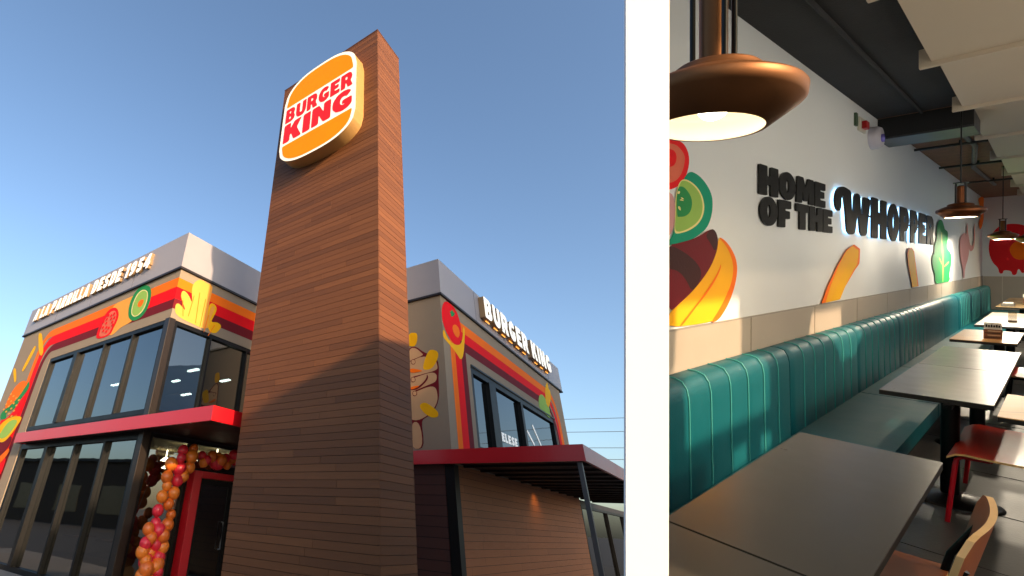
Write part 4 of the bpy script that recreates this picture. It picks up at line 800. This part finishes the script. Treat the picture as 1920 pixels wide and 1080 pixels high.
for x, lab in ((12.4, 'nearer black pipe crossing under the brown board ceiling'), (15.2, 'middle black pipe crossing under the brown board ceiling'), (18.6, 'farther black pipe crossing under the brown board ceiling')):
    m_ = MB(); m_.tube([(x, .62, CZ - .06), (x, WY - .005, CZ - .06)], .022, blkg, 8); m_.tube([(x, .9, CZ - .06), (x, .9, CZ)], .015, blkg, 6); rsolo(m_, 'ceiling_pipe', lab, 'pipe', group='black pipes under the brown ceiling')
m_ = MB(); m_.tube([(10.4, .85, CZ - .03), (13, .8, CZ - .03), (16, 1.0, CZ - .03), (20, .95, CZ - .03)], .03, blkg, 8); rsolo(m_, 'cable_run', 'dark cable run wandering lengthways across the brown board ceiling', 'cable')
# devices on the wall
sd_ = rroot('alarm_sounder', 'round white alarm sounder high on the wall beside the black duct', 'alarm', (9.2, WY, 1.62 + H))
def disc(mb, cx_, cz_, prof, mt, sx=1.45, n=32):
    vs = []; fs = []
    for r, d in prof:
        for k in range(n):
            t = 2 * PI * k / n; vs.append((cx_ + r * math.cos(t) * sx, WY - d, cz_ + r * math.sin(t)))
    for i in range(len(prof) - 1):
        for k in range(n): fs.append((i * n + k, i * n + (k + 1) % n, (i + 1) * n + (k + 1) % n, (i + 1) * n + k))
    mb.add(vs, fs, mt, True)
m_ = MB(); disc(m_, 9.25, 1.61 + H, [(.14, .0), (.14, .06), (.12, .09), (.001, .1)], mat('sounder_white', (190, 186, 196), .4)); rpart(m_, 'sounder_body', sd_)
m_ = MB(); disc(m_, 9.22, 1.59 + H, [(.05, .095), (.05, .115), (.001, .12)], mat('sounder_lens', (120, 110, 200), .2)); rpart(m_, 'lens', sd_)
fa_ = rroot('fire_call_box', 'small red call box on the wall left of the round white sounder', 'alarm', (8.66, WY, 1.70 + H))
m_ = MB(); m_.box((8.5, WY - .02, 1.61 + H), (8.82, WY, 1.77 + H), mat('call_box_back', (200, 196, 180), .5)); rpart(m_, 'back_plate', fa_)
m_ = MB(); m_.box((8.6, WY - .06, 1.64 + H), (8.76, WY - .02, 1.73 + H), mat('call_box_red', (170, 16, 20), .4)); rpart(m_, 'box', fa_, bevel=.006)
ss = rroot('wall_sign', 'small dark green sign strip on the wall left of the red call box', 'sign', (8.4, WY, 1.7 + H))
m_ = MB(); m_.box((8.33, WY - .02, 1.64 + H), (8.42, WY, 1.79 + H), mat('sign_green', (60, 84, 60), .5)); rpart(m_, 'plate', ss)

# upholstered bench along the wall
be = rroot('banquette_bench', 'long teal leather banquette with ribbed back running along the mural wall', 'bench', (12, 1.0, 0))
seams = [2.98, 5.26, 7.55, 9.87, 12.1, 14.3, 16.35, 18.6, 20.8, 23.9]
PR = [(1.175, .27), (1.18, .45), (1.183, .66), (1.185, .80), (1.188, .87), (1.198, .925), (1.222, .965), (1.262, .982), (1.31, .985), (1.332, .97)]
for i in range(9):
    a, b = seams[i] + .012, seams[i + 1] - .012; plain = i in (4, 5); nr_ = 7 if not plain else 1
    N = nr_ * 12; vs = []; fs = []
    for k in range(N + 1):
        x = a + (b - a) * k / N; ph = (k % 12) / 12 if k < N else 0
        bul = math.sin(PI * ph) ** .6 * .006 if not plain else min(1, min(k, N - k) / 2) * .006
        ed = min(1, min(k, N - k) / 2.0); ed = ed * .009 - .009
        for j, (y, z) in enumerate(PR): vs.append((x, y - (bul + ed) * (1 if j < 6 else .6), z + (bul + ed) * (0 if j < 5 else .35)))
    n_p = len(PR)
    for k in range(N):
        for j in range(n_p - 1): fs.append((k * n_p + j, (k + 1) * n_p + j, (k + 1) * n_p + j + 1, k * n_p + j + 1))
    m_ = MB(); m_.add(vs, [f[::-1] for f in fs], teal, True)
    m_.add([(a, 1.335, .27), (a, 1.17, .27), (b, 1.17, .27), (b, 1.335, .27)], [(0, 1, 2, 3)], teal)
    for xx, kk in ((a, 0), (b, N)):
        m_.add([vs[kk * n_p + j] for j in range(n_p)] + [(xx, 1.333, .27)], [tuple(range(n_p + 1))], teal)
    bk = rpart(m_, 'backrest', be)
    if not plain:
        m_ = MB()
        for k in range(1, nr_):
            x = a + (b - a) * k / nr_; m_.tube([(x, y - .003, z + (.003 if j > 5 else 0)) for j, (y, z) in enumerate(PR[:-1])], .005, teals, 6)
        rpart(m_, 'piping', bk)
    c0, c1 = .66, 1.165
    m_ = MB(); l = [(max(seams[i] + .006, 1.46 if i == 0 else 0), c0), (b, c0), (b, c1), (a if i else 2.93, c1)]
    if i == 0: l[0] = (1.68, c0)
    m_.poly([l], .155, .285, lambda p, q2, d: (p, q2, d), teal); rpart(m_, 'seat_cushion', be, bevel=.022)
m_ = MB(); m_.poly([[(1.95, .72), (23.9, .72), (23.9, 1.33), (3.2, 1.33)]], .0, .15, lambda p, q2, d: (p, q2, d), darkp); rpart(m_, 'plinth', be)

# tables
def table(x0, x1, c0, c1, top, lab, loop=None, px=None, grp='cafe tables in a row beside the banquette', edge=None):
    rt = rroot('cafe_table', lab, 'table', ((x0 + x1) / 2, (c0 + c1) / 2, 0), group=grp)
    z = .73; m_ = MB(); l = loop or [(x0, c0), (x1, c0), (x1, c1), (x0, c1)]
    m_.poly([l], z - .034, z - .006, lambda p, q2, d: (p, q2, d), edge or tedge)
    tpo = rpart(m_, 'tabletop', rt, bevel=.003)
    m_ = MB(); m_.poly([round_loop(l, .01)], z - .006, z, lambda p, q2, d: (p, q2, d), top); rpart(m_, 'top_surface', tpo, bevel=.0015)
    bx_, by_ = (px or ((x0 + x1) / 2, (c0 + c1) / 2))
    m_ = MB(); m_.tube([(bx_, by_, .03), (bx_, by_, z - .035)], .042, iron, 20); rpart(m_, 'pedestal', rt)
    m_ = MB(); m_.lathe([(.001, .05), (.06, .045), (.12, .034), (.2, .016), (.225, .004), (.225, 0)], iron, (bx_, by_, 0)); rpart(m_, 'base', rt)
    m_ = MB(); m_.box((bx_ - .18, by_ - .02, z - .06), (bx_ + .18, by_ + .02, z - .034), iron); m_.box((bx_ - .02, by_ - .15, z - .06), (bx_ + .02, by_ - .021, z - .034), iron); rpart(m_, 'bracket', rt)
    return rt
T0, T1 = .305, .774
table(1.1, 1.972, T0, T1, ttop, 'dark table nearest the viewer beside the white post, butted against the big charcoal table', loop=[(.9, T0), (1.972, T0), (1.972, T1), (1.80, T1), (.9, .40)], px=(1.4, .45))
table(1.985, 3.65, T0, T1 + .012, ttop, 'large charcoal table in the foreground, its corner pointing at the bench', px=(2.8, .5))
table(5.37, 7.06, .25, .738, ttop, 'nearer of the two joined charcoal tables in the middle, above the red chair', px=(5.5, .43))
table(7.075, 8.73, .25, .733, ttop, 'farther of the two joined charcoal tables in the middle, next to the oak table', px=(7.2, .42))
table(9.62, 11.2, .30, .765, oak, 'oak topped table carrying the menu stand', px=(10.4, .45))
table(12.1, 15.3, .28, .74, pale, 'pale topped long table behind the oak table', px=(12.6, .45), edge=mat('pale_edge', (110, 108, 104), .5))
table(17.3, 19.1, .3, .80, sand, 'sand coloured table carrying the paper box near the far end', px=(18, .5))
table(19.4, 21.8, .3, .80, sand, 'last sand coloured table before the far end wall', px=(20.5, .5))
table(5.02, 5.93, -.35, .222, oak, 'oak topped table cut by the right edge, above the red chair', px=(5.7, -.1), grp='cafe tables right of the gangway')
table(7.3, 8.9, -.5, .12, sand, 'sand topped table behind the cut off oak table at right', px=(8.2, -.2), grp='cafe tables right of the gangway')

# chairs
def chair(x, yf, dirn, sw, dp, lab, seatm, legm, edgem, sz=.455, top=.83, leg_x=None):
    """x = middle along the wall axis, yf = front edge, dirn=+1 faces the bench"""
    rt = rroot('cafe_chair', lab, 'chair', (x, yf - dirn * dp / 2, 0), group='plywood cafe chairs')
    hw_ = sw / 2; N = 14; M_ = 10
    def sf(i, j, off):
        t = i / N; u = j / M_ * 2 - 1
        y = yf - dirn * (t * dp); z = sz + off - .05 * max(0, .14 - t) ** 1 * 6 * (.14 - t) * 7 + .012 * u * u - .012 * math.sin(PI * t)
        xw = hw_ * (1 - .08 * abs(t - .15)); return (x + u * xw, y, z)
    m_ = MB(); vs = [sf(i, j, 0) for i in range(N + 1) for j in range(M_ + 1)]; vb = [sf(i, j, -.013) for i in range(N + 1) for j in range(M_ + 1)]
    fs = [(i * (M_ + 1) + j, i * (M_ + 1) + j + 1, (i + 1) * (M_ + 1) + j + 1, (i + 1) * (M_ + 1) + j) for i in range(N) for j in range(M_)]
    m_.add(vs, fs if dirn < 0 else [f[::-1] for f in fs], seatm, True); m_.add(vb, fs if dirn > 0 else [f[::-1] for f in fs], seatm, True)
    ring = [i * (M_ + 1) for i in range(N + 1)] + [N * (M_ + 1) + j for j in range(1, M_ + 1)] + [i * (M_ + 1) + M_ for i in range(N - 1, -1, -1)] + [j for j in range(M_ - 1, 0, -1)]
    k = len(ring); m_.add([vs[i] for i in ring] + [vb[i] for i in ring], [(i, (i + 1) % k, k + (i + 1) % k, k + i) for i in range(k)], edgem)
    rpart(m_, 'seat', rt)
    yb = yf - dirn * (dp + .02); lean = -dirn * .07
    m_ = MB(); P = lambda a, b, d: (a, yb + d * dirn + lean * (b - sz) / (top - sz) * 1.0 - dirn * .05 * math.cos((a - x) / hw_ * 1.2) + dirn * .03, b)
    l = round_loop([(x - hw_, top - .26), (x + hw_, top - .26), (x + hw_, top), (x - hw_, top)], .09, 8)
    # subdivided curved back
    N2 = 16; vs = []; 
    for d in (.008, -.008):
        for i in range(N2 + 1):
            a = x - hw_ + sw * i / N2; e = min(1, min(i, N2 - i) / 2.5); rr = (1 - (1 - e) ** 2) ** .5
            for j in range(7):
                b = top - .13 + (j / 6 - .5) * .26 * (.55 + .45 * rr); vs.append(P(a, b, d))
    n7 = 7; off = (N2 + 1) * n7
    f1 = [(i * n7 + j, (i + 1) * n7 + j, (i + 1) * n7 + j + 1, i * n7 + j + 1) for i in range(N2) for j in range(6)]
    m_.add(vs, f1 + [tuple(q2 + off for q2 in f[::-1]) for f in f1], seatm, True)
    rg = [i * n7 for i in range(N2 + 1)] + [N2 * n7 + j for j in range(1, 7)] + [i * n7 + 6 for i in range(N2 - 1, -1, -1)] + [j for j in range(5, 0, -1)]
    k = len(rg); m_.add([vs[i] for i in rg] + [vs[i + off] for i in rg], [(i, (i + 1) % k, k + (i + 1) % k, k + i) for i in range(k)], edgem)
    rpart(m_, 'backrest', rt)
    for s in (-1, 1):
        xa = x + s * (hw_ - .06)
        m_ = MB(); m_.tube([(xa, yf - dirn * .16, sz - .025), (xa, yf - dirn * .055, sz - .03), (xa + s * .0, yf - dirn * .035, sz - .05), (xa + s * .012, yf - dirn * .03, sz - .09), (xa + s * .045, yf - dirn * .005, 0)], .0115, legm, 10); rpart(m_, 'leg', rt)
        m_ = MB(); m_.tube([(xa + s * .045, yf - dirn * (dp + .06), 0), (xa, yf - dirn * (dp - .02), sz - .05), (xa, yf - dirn * (dp + .005), sz + .08), (xa, yf - dirn * (dp + .07), top - .12)], .0115, legm, 10); rpart(m_, 'leg', rt)
    m_ = MB(); m_.tube([(x - hw_ + .06, yf - dirn * .16, sz - .025), (x + hw_ - .06, yf - dirn * .16, sz - .025)], .01, legm, 8); m_.tube([(x - hw_ + .06, yf - dirn * (dp - .05), sz - .03), (x + hw_ - .06, yf - dirn * (dp - .05), sz - .03)], .01, legm, 8); rpart(m_, 'seat_frame', rt)
    return rt
chair(5.50, .405, 1, 1.02, .48, 'red plywood chair with pale edge and red legs beside the round black table base', redseat, redleg, ply)
chair(2.80, .64, 1, .62, .40, 'brown plywood chair with pale edge at bottom right, its back just showing', brownply, iron, ply, top=.80)
chair(9.25, .36, 1, .8, .40, 'orange red plywood chair between the charcoal and oak tables at right', redseat, iron, ply)
chair(12.9, .22, 1, .8, .4, 'red plywood chair with dark frame beside the pale table', redseat, iron, ply)

# things on the tables
ms = rroot('menu_stand', 'brown picture menu stand with white header standing on the oak table', 'menu stand', (10.05, .48, .73))
m_ = MB(); m_.box((10.0, .415, .73), (10.09, .545, .85), mat('menu_picture', (138, 84, 52), .5, 0, .35, 40)); rpart(m_, 'menu_card', ms)
m_ = MB(); m_.box((9.995, .42, .85), (10.085, .54, .93), mat('menu_header', (226, 220, 208), .5)); rpart(m_, 'header_card', ms)
m_ = MB()
for k in range(6): m_.box((9.990, .427 + .018 * k, .875), (9.994, .440 + .018 * k, .902 + .006 * (k % 2)), tedge)
for k in range(4): m_.box((9.996, .425, .745 + .026 * k), (9.999, .535 - .02 * (k % 2), .755 + .026 * k), mat('menu_cream', (214, 180, 140), .5) if k % 2 else darkp)
rpart(m_, 'card_print', ms)
jr = rroot('glass_holder', 'small clear holder standing on the pale long table', 'holder', (13.0, .45, .73))
m_ = MB(); m_.box((13.0, .41, .73), (13.12, .49, .76), mat('holder_base', (150, 120, 90), .4)); rpart(m_, 'base', jr)
m_ = MB(); m_.box((13.0, .412, .761), (13.01, .488, .90), glass('clear_plastic', (225, 222, 215), .06)); rpart(m_, 'pane', jr)
cb_ = rroot('paper_box', 'small white and brown paper box on the sand coloured table', 'box', (18.3, .42, .73))
m_ = MB(); m_.box((18.2, .34, .73), (18.5, .50, .90), mat('box_brown', (120, 66, 46), .5)); rpart(m_, 'box_body', cb_, bevel=.01)
m_ = MB(); m_.box((18.19, .33, .90), (18.51, .51, .97), mat('box_white', (226, 220, 210), .5)); rpart(m_, 'lid', cb_, bevel=.015)
nk = rroot('napkin_holder', 'low grey napkin holder on the near edge of the sand coloured table', 'napkin holder', (17.6, .66, .73))
m_ = MB(); m_.box((17.45, .58, .73), (17.75, .74, .80), mat('napkin_grey', (120, 116, 112), .4, .4)); rpart(m_, 'holder', nk, bevel=.01)
m_ = MB(); m_.box((17.48, .6, .80), (17.72, .72, .815), mat('napkin', (240, 238, 234), .8)); rpart(m_, 'napkins', nk)

# pendant lamps
copper = mat('copper_shade', (122, 80, 46), .48, .7, .05, 3, rvar=.06); copdk = mat('aged_copper', (120, 72, 44), .38, .85, .08, 4)
inner = mat('lamp_inner', (244, 234, 214), .6, emit=.0); bulbm = emis('bulb_glow', (255, 238, 205), 5)
def pendant(x, y, u, lab, shade, pw, topu=CZ, tilt=None):
    z = u + H; rt = rroot('pendant_lamp', lab, 'pendant lamp', (x, y, z), group='copper pendant lamps over the tables')
    def tl_(b):
        if tilt: c = Vector((x, y, z + .1)); b.v = [tuple(c + tilt @ (Vector(v) - c)) for v in b.v]
    m_ = MB(); m_.lathe([(.114, -.001), (.121, .0), (.176, .058), (.181, .066), (.181, .090), (.176, .097), (.168, .099), (.150, .112), (.115, .130), (.098, .136), (.096, .150), (.088, .158), (.052, .170), (.03, .173), (.001, .173)], shade, (x, y, z), 72); tl_(m_); rpart(m_, 'lamp_shade', rt)
    m_ = MB(); m_.lathe([(.114, .0), (.1125, .004), (.165, .064), (.165, .088), (.12, .115), (.05, .14), (.001, .142)], inner, (x, y, z), 64); tl_(m_); rpart(m_, 'reflector', rt)
    m_ = MB(); m_.tube([(x, y, z + .17), (x, y, z + .36)], .030, shade, 24); m_.tube([(x, y, z + .36), (x, y, z + .375)], [.034, .02], shade, 24); rpart(m_, 'lamp_holder', rt)
    for k in range(4):
        t = PI / 4 + k * PI / 2; m_ = MB(); px_, py_ = x + .048 * math.cos(t), y + .048 * math.sin(t)
        m_.tube([(px_, py_, z + .165), (px_, py_, z + .40)], .0065, iron, 8); rpart(m_, 'rod', rt)
    m_ = MB(); m_.tube([(x, y, z + .40), (x, y, z + .412)], .056, iron, 24); rpart(m_, 'cap', rt)
    m_ = MB(); m_.tube([(x, y, z + .41), (x, y, topu)], .006, iron, 6); rpart(m_, 'cord', rt)
    m_ = MB(); m_.ball((x, y, z + .055), .034, bulbm, 16); rpart(m_, 'bulb', rt)
    ld = bpy.data.lights.new('pendant_light', 'POINT'); ld.energy = pw; ld.color = (1, .86, .66); ld.shadow_soft_size = .03
    lo = bpy.data.objects.new('pendant_light', ld); COL.objects.link(lo); lo.parent = rt; lo.matrix_parent_inverse = WM[rt.name].inverted(); lo.matrix_basis = MR @ Matrix.Translation((x, y, z + .008))
vd = Vector((1.556, .503, 0)).normalized(); rd = Vector((vd.y, -vd.x, 0)); ax_t = (vd * .8 - rd * .75).normalized()
pendant(1.556, .503, .365, 'large copper pendant lamp close up at the top, left end of the dining room', copper, .10, tilt=Matrix.Rotation(math.radians(9), 3, ax_t))
pendant(9.33, .67, .53, 'bronze pendant lamp beside the green lettuce painting', copdk, 7)
pendant(16.54, .69, .45, 'small bronze pendant lamp in front of the red ketchup painting', copdk, 90)
pendant(15.6, .345, .35, 'bronze pendant lamp cut by the right edge of the picture', copdk, 50)
